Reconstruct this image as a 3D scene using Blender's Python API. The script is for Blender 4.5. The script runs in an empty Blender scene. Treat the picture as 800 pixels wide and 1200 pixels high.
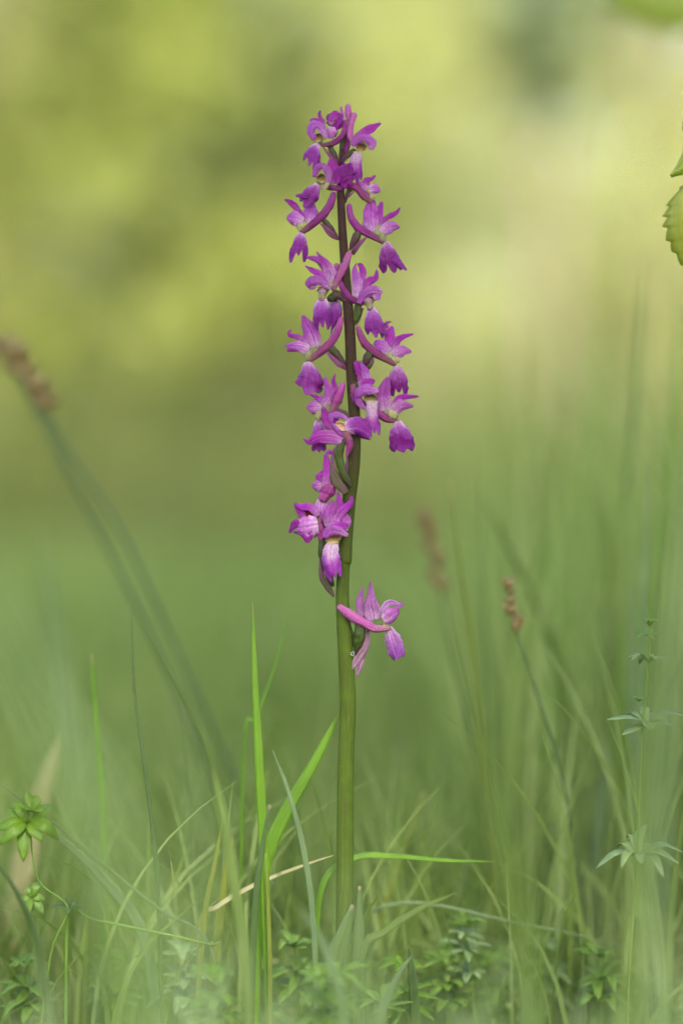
import bpy, math, random
import numpy as np
from mathutils import Vector, Matrix, noise as mnoise

random.seed(7)
rng = np.random.default_rng(11)
scene = bpy.context.scene
col = scene.collection

# ------------------------------------------------------------------ camera
K = 0.00025          # metres per photo pixel at the orchid
D = 0.83             # camera to orchid
ZC = 0.160           # camera height over the turf
cam_d = bpy.data.cameras.new('camera')
cam = bpy.data.objects.new('camera', cam_d)
col.objects.link(cam)
cam.location = (0, -D, ZC)
cam.rotation_euler = (math.radians(90), 0, 0)
cam_d.sensor_fit = 'VERTICAL'
cam_d.sensor_height = 36
cam_d.sensor_width = 24
cam_d.lens = 36 * D / 0.3
cam_d.clip_start = 0.01
cam_d.clip_end = 2000
cam_d.dof.use_dof = True
cam_d.dof.focus_distance = D
cam_d.dof.aperture_fstop = 3.0
scene.camera = cam
scene.render.resolution_x = 682
scene.render.resolution_y = 1024

# ------------------------------------------------------------------ light
SUN_EL, SUN_AZ = math.radians(50), math.radians(172)     # azimuth clockwise from +Y
world = bpy.data.worlds.new('World')
scene.world = world
world.use_nodes = True
wn = world.node_tree.nodes
sky = wn.new('ShaderNodeTexSky')
sky.sky_type = 'NISHITA'
sky.sun_disc = False
sky.sun_elevation = SUN_EL
sky.sun_rotation = SUN_AZ
sky.dust_density = 5.0
sky.air_density = 1.0
sky.ozone_density = 1.0
bg = wn['Background']
bg.inputs['Strength'].default_value = 0.15
world.node_tree.links.new(sky.outputs[0], bg.inputs[0])
sun_d = bpy.data.lights.new('sun', 'SUN')
sun_d.energy = 4.5
sun_d.angle = math.radians(1.5)
sun_d.color = (1.0, 0.95, 0.86)
sun = bpy.data.objects.new('sun', sun_d)
col.objects.link(sun)
sv = Vector((math.sin(SUN_AZ) * math.cos(SUN_EL), math.cos(SUN_AZ) * math.cos(SUN_EL), math.sin(SUN_EL)))
sun.rotation_euler = sv.to_track_quat('Z', 'Y').to_euler()
sun.location = sv * 5
vs = scene.view_settings
vs.view_transform = 'Standard'
vs.look = 'None'
vs.gamma = 1
vs.exposure = 2.3
scene.cycles.transmission_bounces = 8
scene.cycles.transparent_max_bounces = 8
scene.cycles.max_bounces = 8

# ------------------------------------------------------------------ node helpers
def new_mat(name):
    m = bpy.data.materials.new(name)
    m.use_nodes = True
    nt = m.node_tree
    nt.nodes.clear()
    out = nt.nodes.new('ShaderNodeOutputMaterial')
    return m, nt, out

def N(nt, typ, **kw):
    n = nt.nodes.new(typ)
    for k, v in kw.items():
        if k in n.inputs: n.inputs[k].default_value = v
        else: setattr(n, k, v)
    return n

def ramp(nt, fac, stops):
    r = nt.nodes.new('ShaderNodeValToRGB')
    e = r.color_ramp.elements
    while len(e) < len(stops): e.new(0.5)
    for el, (p, c) in zip(e, stops):
        el.position = p
        el.color = (*c, 1)
    nt.links.new(fac, r.inputs[0])
    return r.outputs[0]

def mixc(nt, fac, a, b, mode='MIX'):
    m = nt.nodes.new('ShaderNodeMix')
    m.data_type = 'RGBA'
    m.blend_type = mode
    for sock, v in ((m.inputs[0], fac), (m.inputs[6], a), (m.inputs[7], b)):
        if hasattr(v, 'links'): nt.links.new(v, sock)
        elif isinstance(v, (int, float)): sock.default_value = v
        else: sock.default_value = (*v, 1)
    return m.outputs[2]

def math_n(nt, op, a, b=0.0, c=None):
    m = nt.nodes.new('ShaderNodeMath')
    m.operation = op
    for i, v in enumerate((a, b) if c is None else (a, b, c)):
        if hasattr(v, 'links'): nt.links.new(v, m.inputs[i])
        else: m.inputs[i].default_value = v
    return m.outputs[0]

def leafy_shader(nt, out, colour, trans=0.4, tcol=(1, 1, 1), rough=0.45, spec=0.4, bump=None, boost=1.6):
    """thin tissue: glossy/diffuse front plus light that comes through"""
    p = nt.nodes.new('ShaderNodeBsdfPrincipled')
    p.inputs['Roughness'].default_value = rough
    p.inputs['Specular IOR Level'].default_value = spec
    t = nt.nodes.new('ShaderNodeBsdfTranslucent')
    nt.links.new(colour, p.inputs['Base Color'])
    tc = mixc(nt, 1.0, colour, tcol, 'MULTIPLY')
    sc = nt.nodes.new('ShaderNodeVectorMath'); sc.operation = 'SCALE'
    nt.links.new(tc, sc.inputs[0]); sc.inputs[3].default_value = boost
    nt.links.new(sc.outputs[0], t.inputs['Color'])
    if bump is not None:
        nt.links.new(bump, p.inputs['Normal'])
        nt.links.new(bump, t.inputs['Normal'])
    mx = nt.nodes.new('ShaderNodeMixShader')
    mx.inputs[0].default_value = trans
    nt.links.new(p.outputs[0], mx.inputs[1])
    nt.links.new(t.outputs[0], mx.inputs[2])
    nt.links.new(mx.outputs[0], out.inputs[0])

def petal_mat(name, stops, vein=0.5, trans=0.35, mottle=0.55, vcol=(0.45, 0.25, 0.5), side=None, spots=None):
    m, nt, out = new_mat(name)
    uv = nt.nodes.new('ShaderNodeTexCoord')
    sep = nt.nodes.new('ShaderNodeSeparateXYZ')
    nt.links.new(uv.outputs['UV'], sep.inputs[0])
    oi = nt.nodes.new('ShaderNodeObjectInfo')
    nz = N(nt, 'ShaderNodeTexNoise', Scale=420.0, Detail=3.0)
    nt.links.new(uv.outputs['Object'], nz.inputs['Vector'])
    nz2 = N(nt, 'ShaderNodeTexNoise', Scale=1400.0, Detail=2.0)
    nt.links.new(uv.outputs['Object'], nz2.inputs['Vector'])
    off = math_n(nt, 'MULTIPLY_ADD', nz.outputs[0], 0.36, -0.18)
    v = math_n(nt, 'ADD', sep.outputs['Y'], off)
    if side is not None:                       # pale margins: shift the gradient outwards
        u = math_n(nt, 'MULTIPLY_ADD', sep.outputs['X'], 2.0, -1.0)
        u2 = math_n(nt, 'MULTIPLY', math_n(nt, 'ABSOLUTE', u), math_n(nt, 'ABSOLUTE', u))
        v = math_n(nt, 'SUBTRACT', v, math_n(nt, 'MULTIPLY', u2, side))
    c = ramp(nt, v, stops)
    # long parallel veins
    vx = nt.nodes.new('ShaderNodeCombineXYZ')
    ux = math_n(nt, 'MULTIPLY', sep.outputs['X'], 34.0)
    uy = math_n(nt, 'MULTIPLY', sep.outputs['Y'], 1.6)
    nt.links.new(ux, vx.inputs[0]); nt.links.new(uy, vx.inputs[1]); nt.links.new(oi.outputs['Random'], vx.inputs[2])
    vn = N(nt, 'ShaderNodeTexNoise', Scale=0.55, Detail=2.0)
    nt.links.new(vx.outputs[0], vn.inputs['Vector'])
    vf = ramp(nt, vn.outputs[0], [(0.38, (1, 1, 1)), (0.62, (0, 0, 0))])
    vm = math_n(nt, 'MULTIPLY', vf, vein)
    c = mixc(nt, vm, c, mixc(nt, 1.0, c, vcol, 'MULTIPLY'))
    mt = ramp(nt, nz2.outputs[0], [(0.35, (0.72, 0.72, 0.72)), (0.65, (1.18, 1.18, 1.18))])
    c = mixc(nt, mottle, c, mixc(nt, 1.0, c, mt, 'MULTIPLY'))
    hsv = nt.nodes.new('ShaderNodeHueSaturation')
    nt.links.new(math_n(nt, 'MULTIPLY_ADD', oi.outputs['Random'], 0.30, 0.86), hsv.inputs['Value'])
    nt.links.new(math_n(nt, 'MULTIPLY_ADD', oi.outputs['Random'], -0.025, 0.512), hsv.inputs['Hue'])
    nt.links.new(c, hsv.inputs['Color'])
    c = hsv.outputs[0]
    if spots:
        vo = N(nt, 'ShaderNodeTexVoronoi', Scale=1500.0)
        nt.links.new(uv.outputs['Object'], vo.inputs['Vector'])
        sf = ramp(nt, vo.outputs['Distance'], [(0.16, (1, 1, 1)), (0.26, (0, 0, 0))])
        c = mixc(nt, math_n(nt, 'MULTIPLY', sf, spots), c, (0.13, 0.015, 0.10))
    bp = nt.nodes.new('ShaderNodeBump')
    bp.inputs['Strength'].default_value = 0.7
    bp.inputs['Distance'].default_value = 0.0007
    nt.links.new(math_n(nt, 'ADD', vn.outputs[0], nz.outputs[0]), bp.inputs['Height'])
    leafy_shader(nt, out, c, trans, rough=0.42, spec=0.25, bump=bp.outputs[0], boost=1.75)
    return m

MAG = (0.37, 0.028, 0.385); DEEP = (0.18, 0.005, 0.20); LAV = (0.40, 0.09, 0.44); PALE = (0.52, 0.25, 0.52)
WHITE = (0.56, 0.40, 0.54); CREAM = (0.40, 0.39, 0.20); PINK = (0.47, 0.10, 0.36)
M = {}
M['sepal'] = petal_mat('sepal_magenta', [(0.0, PALE), (0.16, (0.42, 0.12, 0.41)), (0.5, MAG), (1.0, (0.33, 0.04, 0.35))])
M['sepal_pale'] = petal_mat('sepal_lilac', [(0.0, WHITE), (0.2, PALE), (0.55, LAV), (1.0, (0.38, 0.07, 0.40))])
M['deep'] = petal_mat('petal_deep_purple', [(0.0, MAG), (0.4, (0.20, 0.012, 0.21)), (1.0, (0.26, 0.02, 0.28))])
M['hood'] = petal_mat('hood_lilac', [(0.0, LAV), (0.3, (0.36, 0.09, 0.41)), (0.75, (0.41, 0.13, 0.45)), (1.0, PALE)], side=0.0)
M['petal'] = petal_mat('petal_pale_pink', [(0.0, WHITE), (0.25, PALE), (0.6, (0.44, 0.14, 0.46)), (1.0, (0.37, 0.08, 0.40))])
M['lip'] = petal_mat('lip_purple', [(0.0, WHITE), (0.05, PALE), (0.20, (0.34, 0.10, 0.40)), (0.42, (0.225, 0.022, 0.25)), (0.75, (0.20, 0.012, 0.225)), (1.0, (0.30, 0.055, 0.36))], side=0.22, vein=0.28, mottle=0.6, spots=0.35)
M['sepal_lowest'] = petal_mat('sepal_faded_lilac', [(0.0, (0.50, 0.34, 0.48)), (0.4, (0.42, 0.19, 0.43)), (1.0, (0.38, 0.13, 0.38))], vein=0.7)
M['lip_lowest'] = petal_mat('lip_faded_lilac', [(0.0, (0.46, 0.32, 0.42)), (0.3, (0.40, 0.20, 0.42)), (0.7, (0.28, 0.08, 0.33)), (1.0, (0.30, 0.08, 0.36))], side=0.15, vein=0.7, mottle=0.7)
M['lobe'] = petal_mat('lip_lobe_purple', [(0.0, (0.24, 0.03, 0.29)), (0.6, (0.24, 0.03, 0.29)), (1.0, (0.30, 0.05, 0.35))], vein=0.4, mottle=0.6)
M['lip_white'] = petal_mat('lip_white_centre', [(0.0, CREAM), (0.10, WHITE), (0.42, (0.52, 0.34, 0.52)), (0.62, LAV), (0.8, (0.24, 0.02, 0.29)), (1.0, (0.30, 0.04, 0.36))], side=-0.28, vein=0.35, spots=0.5)
M['spur'] = petal_mat('spur_pink', [(0.0, (0.24, 0.10, 0.12)), (0.3, (0.22, 0.035, 0.15)), (0.75, (0.28, 0.035, 0.21)), (1.0, (0.37, 0.08, 0.27))], vein=0.6, trans=0.12)
M['spur_deep'] = petal_mat('spur_magenta', [(0.0, (0.22, 0.08, 0.12)), (0.3, (0.18, 0.015, 0.14)), (1.0, (0.27, 0.028, 0.24))], vein=0.6, trans=0.12)
M['spur_light'] = petal_mat('spur_rose', [(0.0, (0.36, 0.2, 0.2)), (0.3, (0.36, 0.08, 0.28)), (1.0, (0.42, 0.11, 0.32))], vein=0.6, trans=0.15)
M['throat'] = petal_mat('throat_cream', [(0.0, (0.36, 0.2, 0.26)), (0.35, (0.31, 0.32, 0.14)), (0.7, (0.36, 0.36, 0.17)), (1.0, (0.36, 0.22, 0.26))], vein=0.4, mottle=0.6, trans=0.25)
M['throat_in'] = petal_mat('throat_olive', [(0.0, (0.13, 0.05, 0.05)), (0.4, (0.17, 0.11, 0.04)), (0.8, (0.27, 0.22, 0.08)), (1.0, (0.40, 0.36, 0.2))], vein=0.1, mottle=0.4, trans=0.2, spots=0.9)
M['orange'] = petal_mat('throat_orange', [(0.0, (0.6, 0.42, 0.26)), (0.5, (0.6, 0.36, 0.2)), (1.0, (0.6, 0.44, 0.34))], vein=0.1, trans=0.2)
M['darkred'] = petal_mat('throat_dark_red', [(0.0, (0.16, 0.01, 0.03)), (1.0, (0.3, 0.04, 0.06))], vein=0.1, trans=0.1)
M['ovary'] = petal_mat('ovary_dark', [(0.0, (0.055, 0.075, 0.02)), (0.5, (0.07, 0.045, 0.03)), (1.0, (0.10, 0.02, 0.07))], vein=0.6, trans=0.08)
M['ovary_green'] = petal_mat('ovary_green', [(0.0, (0.045, 0.055, 0.014)), (0.6, (0.05, 0.07, 0.010)), (1.0, (0.045, 0.035, 0.018))], vein=0.7, trans=0.1, vcol=(0.5, 0.7, 0.4))
M['bract'] = petal_mat('bract_purple', [(0.0, (0.12, 0.03, 0.07)), (0.5, (0.22, 0.07, 0.17)), (1.0, (0.26, 0.07, 0.24))], vein=0.6, trans=0.25)
M['bract_grey'] = petal_mat('bract_grey_green', [(0.0, (0.16, 0.10, 0.10)), (0.4, (0.13, 0.12, 0.06)), (1.0, (0.24, 0.08, 0.2))], vein=0.6, trans=0.3)
M['bract_pale'] = petal_mat('bract_withered', [(0.0, (0.36, 0.22, 0.30)), (0.5, (0.32, 0.2, 0.24)), (1.0, (0.3, 0.16, 0.24))], vein=0.7, trans=0.3)

def green_mat(name, c1, c2, tip=None, trans=0.4, scale=60, rough=0.42, spec=0.5, boost=1.9, veins=26.0):
    m, nt, out = new_mat(name)
    tc = nt.nodes.new('ShaderNodeTexCoord')
    sep = nt.nodes.new('ShaderNodeSeparateXYZ'); nt.links.new(tc.outputs['UV'], sep.inputs[0])
    nz = N(nt, 'ShaderNodeTexNoise', Scale=float(scale), Detail=4.0)
    nt.links.new(tc.outputs['Object'], nz.inputs['Vector'])
    c = ramp(nt, nz.outputs[0], [(0.3, c1), (0.7, c2)])
    vx = nt.nodes.new('ShaderNodeCombineXYZ')
    nt.links.new(math_n(nt, 'MULTIPLY', sep.outputs['X'], veins), vx.inputs[0])
    nt.links.new(math_n(nt, 'MULTIPLY', sep.outputs['Y'], 2.0), vx.inputs[1])
    vn = N(nt, 'ShaderNodeTexNoise', Scale=1.0, Detail=2.0); nt.links.new(vx.outputs[0], vn.inputs['Vector'])
    c = mixc(nt, 0.5, c, mixc(nt, 1.0, c, ramp(nt, vn.outputs[0], [(0.35, (0.6, 0.65, 0.6)), (0.65, (1.25, 1.2, 1.1))]), 'MULTIPLY'))
    if tip:
        c = mixc(nt, ramp(nt, sep.outputs['Y'], [(0.955, (0, 0, 0)), (0.99, (0.6, 0.6, 0.6))]), c, tip)
    bp = nt.nodes.new('ShaderNodeBump'); bp.inputs['Strength'].default_value = 0.4; bp.inputs['Distance'].default_value = 0.0004
    nt.links.new(vn.outputs[0], bp.inputs['Height'])
    leafy_shader(nt, out, c, trans, (1.0, 1.0, 0.55), rough, spec, bp.outputs[0], boost)
    return m

M['grass'] = green_mat('grass_bright', (0.11, 0.23, 0.010), (0.16, 0.31, 0.016), (0.2, 0.16, 0.05))
M['grass_mid'] = green_mat('grass_mid', (0.09, 0.15, 0.025), (0.13, 0.20, 0.04), (0.2, 0.16, 0.06))
M['grass_dark'] = green_mat('grass_dark', (0.055, 0.105, 0.025), (0.08, 0.14, 0.035), (0.2, 0.16, 0.08), trans=0.3)
M['grass_blue'] = green_mat('grass_bluish', (0.13, 0.20, 0.09), (0.19, 0.27, 0.13), (0.25, 0.25, 0.12), rough=0.5)
M['grass_pale'] = green_mat('grass_pale', (0.14, 0.21, 0.05), (0.20, 0.28, 0.08), (0.2, 0.16, 0.06))
M['grass_yellow'] = green_mat('grass_yellowish', (0.17, 0.22, 0.03), (0.24, 0.28, 0.05), (0.5, 0.4, 0.2))
M['straw'] = green_mat('grass_straw', (0.36, 0.36, 0.17), (0.48, 0.45, 0.25), (0.5, 0.4, 0.2), boost=1.2)
M['bedstraw'] = green_mat('bedstraw_leaf', (0.13, 0.235, 0.03), (0.19, 0.31, 0.055), boost=1.8, veins=8)
M['bedstraw_bright'] = green_mat('bedstraw_leaf_bright', (0.12, 0.23, 0.012), (0.16, 0.28, 0.022), boost=2.0, veins=8)
M['bedstraw_pale'] = green_mat('bedstraw_leaf_silvery', (0.18, 0.28, 0.11), (0.29, 0.40, 0.18), boost=1.3, veins=8, rough=0.3)
M['twig_leaf'] = green_mat('twig_leaf_green', (0.22, 0.255, 0.03), (0.29, 0.325, 0.05), boost=1.9, veins=10, scale=200)
M['twig_leaf2'] = green_mat('twig_leaf_lime', (0.2, 0.27, 0.02), (0.28, 0.34, 0.04), boost=1.9, veins=10, scale=200)
M['deadleaf'] = green_mat('fallen_leaf_pink', (0.32, 0.16, 0.11), (0.4, 0.22, 0.15), boost=1.0, veins=10)
M['sheath'] = green_mat('basal_leaf_green', (0.07, 0.115, 0.03), (0.09, 0.145, 0.04), (0.2, 0.13, 0.10), trans=0.2)
M['spikelet'] = green_mat('spikelet_brown', (0.075, 0.052, 0.015), (0.31, 0.225, 0.09), boost=1.0, scale=1500, trans=0.1)

def stem_mat():
    m, nt, out = new_mat('orchid_stem_skin')
    tc = nt.nodes.new('ShaderNodeTexCoord')
    sep = nt.nodes.new('ShaderNodeSeparateXYZ'); nt.links.new(tc.outputs['UV'], sep.inputs[0])
    vx = nt.nodes.new('ShaderNodeCombineXYZ')
    nt.links.new(math_n(nt, 'MULTIPLY', sep.outputs['X'], 30.0), vx.inputs[0])
    nt.links.new(math_n(nt, 'MULTIPLY', sep.outputs['Y'], 26.0), vx.inputs[1])
    st = N(nt, 'ShaderNodeTexNoise', Scale=1.0, Detail=3.0); nt.links.new(vx.outputs[0], st.inputs['Vector'])
    nz = N(nt, 'ShaderNodeTexNoise', Scale=300.0, Detail=4.0); nt.links.new(tc.outputs['Object'], nz.inputs['Vector'])
    sp = N(nt, 'ShaderNodeTexNoise', Scale=2600.0, Detail=1.0); nt.links.new(tc.outputs['Object'], sp.inputs['Vector'])
    v = math_n(nt, 'ADD', sep.outputs['Y'], math_n(nt, 'MULTIPLY_ADD', st.outputs[0], 0.30, -0.15))
    c = ramp(nt, v, [(0.0, (0.066, 0.112, 0.014)), (0.30, (0.054, 0.088, 0.007)), (0.47, (0.038, 0.062, 0.004)), (0.56, (0.036, 0.040, 0.005)), (0.68, (0.032, 0.017, 0.009)), (1.0, (0.032, 0.007, 0.011))])
    c = mixc(nt, ramp(nt, st.outputs[0], [(0.50, (0, 0, 0)), (0.72, (0.55, 0.55, 0.55))]), c, (0.055, 0.022, 0.026))
    c = mixc(nt, ramp(nt, nz.outputs[0], [(0.4, (0, 0, 0)), (0.75, (0.35, 0.35, 0.35))]), c, mixc(nt, 1.0, c, (1.6, 1.7, 1.3), 'MULTIPLY'))
    c = mixc(nt, ramp(nt, sp.outputs[0], [(0.66, (0, 0, 0)), (0.72, (0.5, 0.5, 0.5))]), c, (0.16, 0.16, 0.06))
    bp = nt.nodes.new('ShaderNodeBump'); bp.inputs['Strength'].default_value = 0.6; bp.inputs['Distance'].default_value = 0.0006
    nt.links.new(math_n(nt, 'ADD', st.outputs[0], math_n(nt, 'MULTIPLY', sp.outputs[0], 0.3)), bp.inputs['Height'])
    leafy_shader(nt, out, c, 0.12, rough=0.42, spec=0.14, bump=bp.outputs[0])
    return m
M['stem'] = stem_mat()

def drop_mat():
    m, nt, out = new_mat('water_drop')
    g = N(nt, 'ShaderNodeBsdfGlass', Roughness=0.02, IOR=1.33)
    nt.links.new(g.outputs[0], out.inputs[0])
    return m
M['drop'] = drop_mat()

def bark_mat():
    m, nt, out = new_mat('bark')
    tc = nt.nodes.new('ShaderNodeTexCoord')
    mp = nt.nodes.new('ShaderNodeMapping'); mp.inputs['Scale'].default_value = (1, 1, 0.15)
    nt.links.new(tc.outputs['Object'], mp.inputs[0])
    nz = N(nt, 'ShaderNodeTexNoise', Scale=40.0, Detail=6.0); nt.links.new(mp.outputs[0], nz.inputs['Vector'])
    c = ramp(nt, nz.outputs[0], [(0.3, (0.06, 0.045, 0.03)), (0.7, (0.20, 0.16, 0.11))])
    p = N(nt, 'ShaderNodeBsdfPrincipled', Roughness=0.9)
    nt.links.new(c, p.inputs['Base Color'])
    bp = nt.nodes.new('ShaderNodeBump'); bp.inputs['Distance'].default_value = 0.01
    nt.links.new(nz.outputs[0], bp.inputs['Height']); nt.links.new(bp.outputs[0], p.inputs['Normal'])
    nt.links.new(p.outputs[0], out.inputs[0])
    return m
M['bark'] = bark_mat()

def tint_mat(name, stops, trans=0.4, boost=1.8, rough=0.5):
    m, nt, out = new_mat(name)
    a = nt.nodes.new('ShaderNodeAttribute'); a.attribute_name = 'tint'
    c = ramp(nt, a.outputs['Fac'], stops)
    leafy_shader(nt, out, c, trans, (1, 1, 0.6), rough, 0.4, None, boost)
    return m

def ground_mat():
    m, nt, out = new_mat('turf_soil')
    tc = nt.nodes.new('ShaderNodeTexCoord')
    n1 = N(nt, 'ShaderNodeTexNoise', Scale=3.0, Detail=8.0); nt.links.new(tc.outputs['Object'], n1.inputs['Vector'])
    n2 = N(nt, 'ShaderNodeTexNoise', Scale=160.0, Detail=6.0); nt.links.new(tc.outputs['Object'], n2.inputs['Vector'])
    c = ramp(nt, n1.outputs[0], [(0.35, (0.07, 0.12, 0.02)), (0.65, (0.13, 0.18, 0.035))])
    c = mixc(nt, ramp(nt, n2.outputs[0], [(0.45, (0, 0, 0)), (0.7, (0.7, 0.7, 0.7))]), c, (0.16, 0.12, 0.06))
    p = N(nt, 'ShaderNodeBsdfPrincipled', Roughness=0.95)
    nt.links.new(c, p.inputs['Base Color'])
    bp = nt.nodes.new('ShaderNodeBump'); bp.inputs['Distance'].default_value = 0.006
    nt.links.new(n2.outputs[0], bp.inputs['Height']); nt.links.new(bp.outputs[0], p.inputs['Normal'])
    nt.links.new(p.outputs[0], out.inputs[0])
    return m

# ------------------------------------------------------------------ geometry helpers
def P(px, py, d=0.0):
    """photo pixel and depth (in orchid-plane pixels, + away) -> world"""
    y = d * K
    s = K * (D + y) / D
    return Vector(((px - 400) * s, y, ZC + (600 - py) * s))

def catmull(pts, n):
    pts = [np.array(p, float) for p in pts]
    if len(pts) == 2:
        return np.array([pts[0] + (pts[1] - pts[0]) * i / n for i in range(n + 1)])
    p = [2 * pts[0] - pts[1]] + pts + [2 * pts[-1] - pts[-2]]
    seg = len(pts) - 1
    out = []
    for i in range(n + 1):
        t = i / n * seg
        k = min(int(t), seg - 1); t -= k
        a, b, c, d = p[k], p[k + 1], p[k + 2], p[k + 3]
        out.append(0.5 * ((2 * b) + (-a + c) * t + (2 * a - 5 * b + 4 * c - d) * t * t + (-a + 3 * b - 3 * c + d) * t ** 3))
    return np.array(out)

WP = {}
def mk(name, verts, faces, mat, parent=None, origin=None, uvs=None, smooth=True):
    o_w = Vector(origin) if origin is not None else (WP[parent.name] if parent is not None else Vector((0, 0, 0)))
    va = np.asarray(verts, float) - np.array(o_w)
    me = bpy.data.meshes.new(name)
    me.from_pydata(va.tolist(), [], faces)
    if uvs is not None:
        ul = me.uv_layers.new(name='UVMap')
        idx = np.empty(len(me.loops), int); me.loops.foreach_get('vertex_index', idx)
        ul.data.foreach_set('uv', np.asarray(uvs, float)[idx].ravel())
    if smooth: me.polygons.foreach_set('use_smooth', [True] * len(me.polygons))
    me.materials.append(mat)
    o = bpy.data.objects.new(name, me)
    col.objects.link(o)
    WP[o.name] = o_w
    if parent is not None:
        o.parent = parent
        o.location = o_w - WP[parent.name]
    else:
        o.location = o_w
    return o

def empty(name, loc, parent=None):
    o = bpy.data.objects.new(name, None)
    o.empty_display_size = 0.01
    col.objects.link(o)
    WP[o.name] = Vector(loc)
    o.location = Vector(loc) - (WP[parent.name] if parent else Vector((0, 0, 0)))
    if parent: o.parent = parent
    return o

def tag(o, label=None, cat=None, group=None, kind=None):
    if label: o['label'] = label
    if cat: o['category'] = cat
    if group: o['group'] = group
    if kind: o['kind'] = kind
    return o

def interp(tab, t):
    xs = [a for a, b in tab]; ys = [b for a, b in tab]
    return float(np.interp(t, xs, ys))

def tube_geo(path, radii, nseg=12, cap0=True, cap1=True, bump=0.0, seed=0, groove=0.0):
    """path: world points (n,3), radii (n,)"""
    n = len(path)
    T = np.gradient(path, axis=0)
    T /= np.linalg.norm(T, axis=1)[:, None] + 1e-12
    up = np.array([0, 1.0, 0]) if abs(T[0][1]) < 0.9 else np.array([1.0, 0, 0])
    verts, uvs = [], []
    X = np.cross(T[0], up); X /= np.linalg.norm(X)
    rings = []
    def ring(c, t, X, r, v):
        Y = np.cross(t, X)
        idx = []
        for k in range(nseg):
            a = 2 * math.pi * k / nseg
            rr = r * (1 + bump * mnoise.noise(Vector((math.cos(a) * 1.3 + seed, math.sin(a) * 1.3, v * 9))))
            if groove: rr *= 1 - groove * max(0, math.cos(3 * a + v * 4)) ** 2
            idx.append(len(verts))
            verts.append(c + rr * (math.cos(a) * X + math.sin(a) * Y)); uvs.append((abs(k / nseg * 2 - 1), v))
        rings.append(idx)
    Xs = []
    for i in range(n):
        X = X - T[i] * np.dot(X, T[i]); X /= np.linalg.norm(X) + 1e-12
        Xs.append(X)
    if cap0:
        for a in (80, 50, 25):
            s = math.radians(a)
            ring(path[0] - T[0] * radii[0] * math.sin(s), T[0], Xs[0], radii[0] * math.cos(s), 0)
    for i in range(n): ring(path[i], T[i], Xs[i], radii[i], i / (n - 1))
    if cap1:
        for a in (25, 50, 80):
            s = math.radians(a)
            ring(path[-1] + T[-1] * radii[-1] * math.sin(s), T[-1], Xs[-1], radii[-1] * math.cos(s), 1)
    faces = []
    for a, b in zip(rings[:-1], rings[1:]):
        for k in range(nseg):
            k2 = (k + 1) % nseg
            faces.append((a[k], a[k2], b[k2], b[k]))
    faces.append(tuple(reversed(rings[0]))); faces.append(tuple(rings[-1]))
    return verts, faces, uvs

def petal_geo(path, widths, roll=0.0, cup=0.5, ruffle=0.0, lobes=None, nu=12, nv=18, seed=0, thick=0.00022, twist=0.0, mid=0.0, rag=0.0, curl=0.0):
    """path: world pts; widths fn(t)->full width (m); surface curved across; returns closed thin shell"""
    T = np.gradient(path, axis=0); T /= np.linalg.norm(T, axis=1)[:, None] + 1e-12
    L = np.linalg.norm(np.diff(path, axis=0), axis=1).sum()
    n = len(path) - 1
    grid = []; uvs = []
    prevS = None
    frames = []
    for i in range(n + 1):
        t = T[i]
        S = np.cross(np.array([0, 1.0, 0]), t)
        if np.linalg.norm(S) < 0.25 and prevS is not None: S = prevS - t * np.dot(prevS, t)
        S /= np.linalg.norm(S) + 1e-12
        if prevS is not None and np.dot(S, prevS) < 0: S = -S
        prevS = S
        Nn = np.cross(S, t)
        a = roll + twist * (i / n)
        S2 = S * math.cos(a) + Nn * math.sin(a); N2 = -S * math.sin(a) + Nn * math.cos(a)
        frames.append((path[i], t, S2, N2))
    # N should look at the camera for positive cup = convex towards viewer
    sgn = 1.0 if frames[n // 2][3][1] < 0 or abs(roll) > 1.2 else -1.0
    for j in range(nu + 1):
        u = -1 + 2 * j / nu
        Lu = lobes(u) if lobes else 1.0
        for i in range(nv + 1):
            v = i / nv * Lu
            f = min(max(v, 0), 1) * n
            k = min(int(f), n - 1); w_ = f - k
            c = frames[k][0] * (1 - w_) + frames[k + 1][0] * w_
            S2 = frames[k][2] * (1 - w_) + frames[k + 1][2] * w_
            N2 = (frames[k][3] * (1 - w_) + frames[k + 1][3] * w_) * sgn
            if Lu > 1 and v > 1: c = c + frames[n][1] * (v - 1) * L
            w = widths(min(v, 1)) / 2
            if rag: w *= 1 + rag * mnoise.noise(Vector((v * 5.0, (3.0 if u > 0 else -3.0) + seed, seed * 0.37))) * min(1, abs(u) * 2) + rag * 0.5 * mnoise.noise(Vector((v * 17.0, u * 3 + seed, 9.0)))
            phi = max(abs(cup), 0.02)
            x = math.sin(phi * u) / math.sin(min(phi, 1.5)) * w
            z = -(1 - math.cos(phi * u)) / math.sin(min(phi, 1.5)) * w * (1 if cup > 0 else -1)
            z -= curl * w * max(0, v - 0.6) ** 2 * 5
            z -= mid * w * math.exp(-(u / 0.22) ** 2)
            nz = mnoise.noise(Vector((u * 1.6 + seed * 3.1, v * 3.2 + seed, seed * 0.7)))
            nz2 = mnoise.noise(Vector((u * 4.5 + seed * 1.7, v * 7 - seed, 5.0)))
            z += ruffle * w * (nz * (0.3 + 0.7 * abs(u)) * min(1, v * 2) + 0.45 * nz2 * u * u * v)
            x *= 1 + 0.5 * ruffle * nz2 * abs(u)
            grid.append(c + S2 * x + N2 * z)
            uvs.append((u * 0.5 + 0.5, v))
    verts = grid
    faces = []
    H = nv + 1
    for j in range(nu):
        for i in range(nv):
            a = j * H + i
            faces.append((a, a + 1, a + H + 1, a + H))
    return verts, faces, uvs

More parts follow.
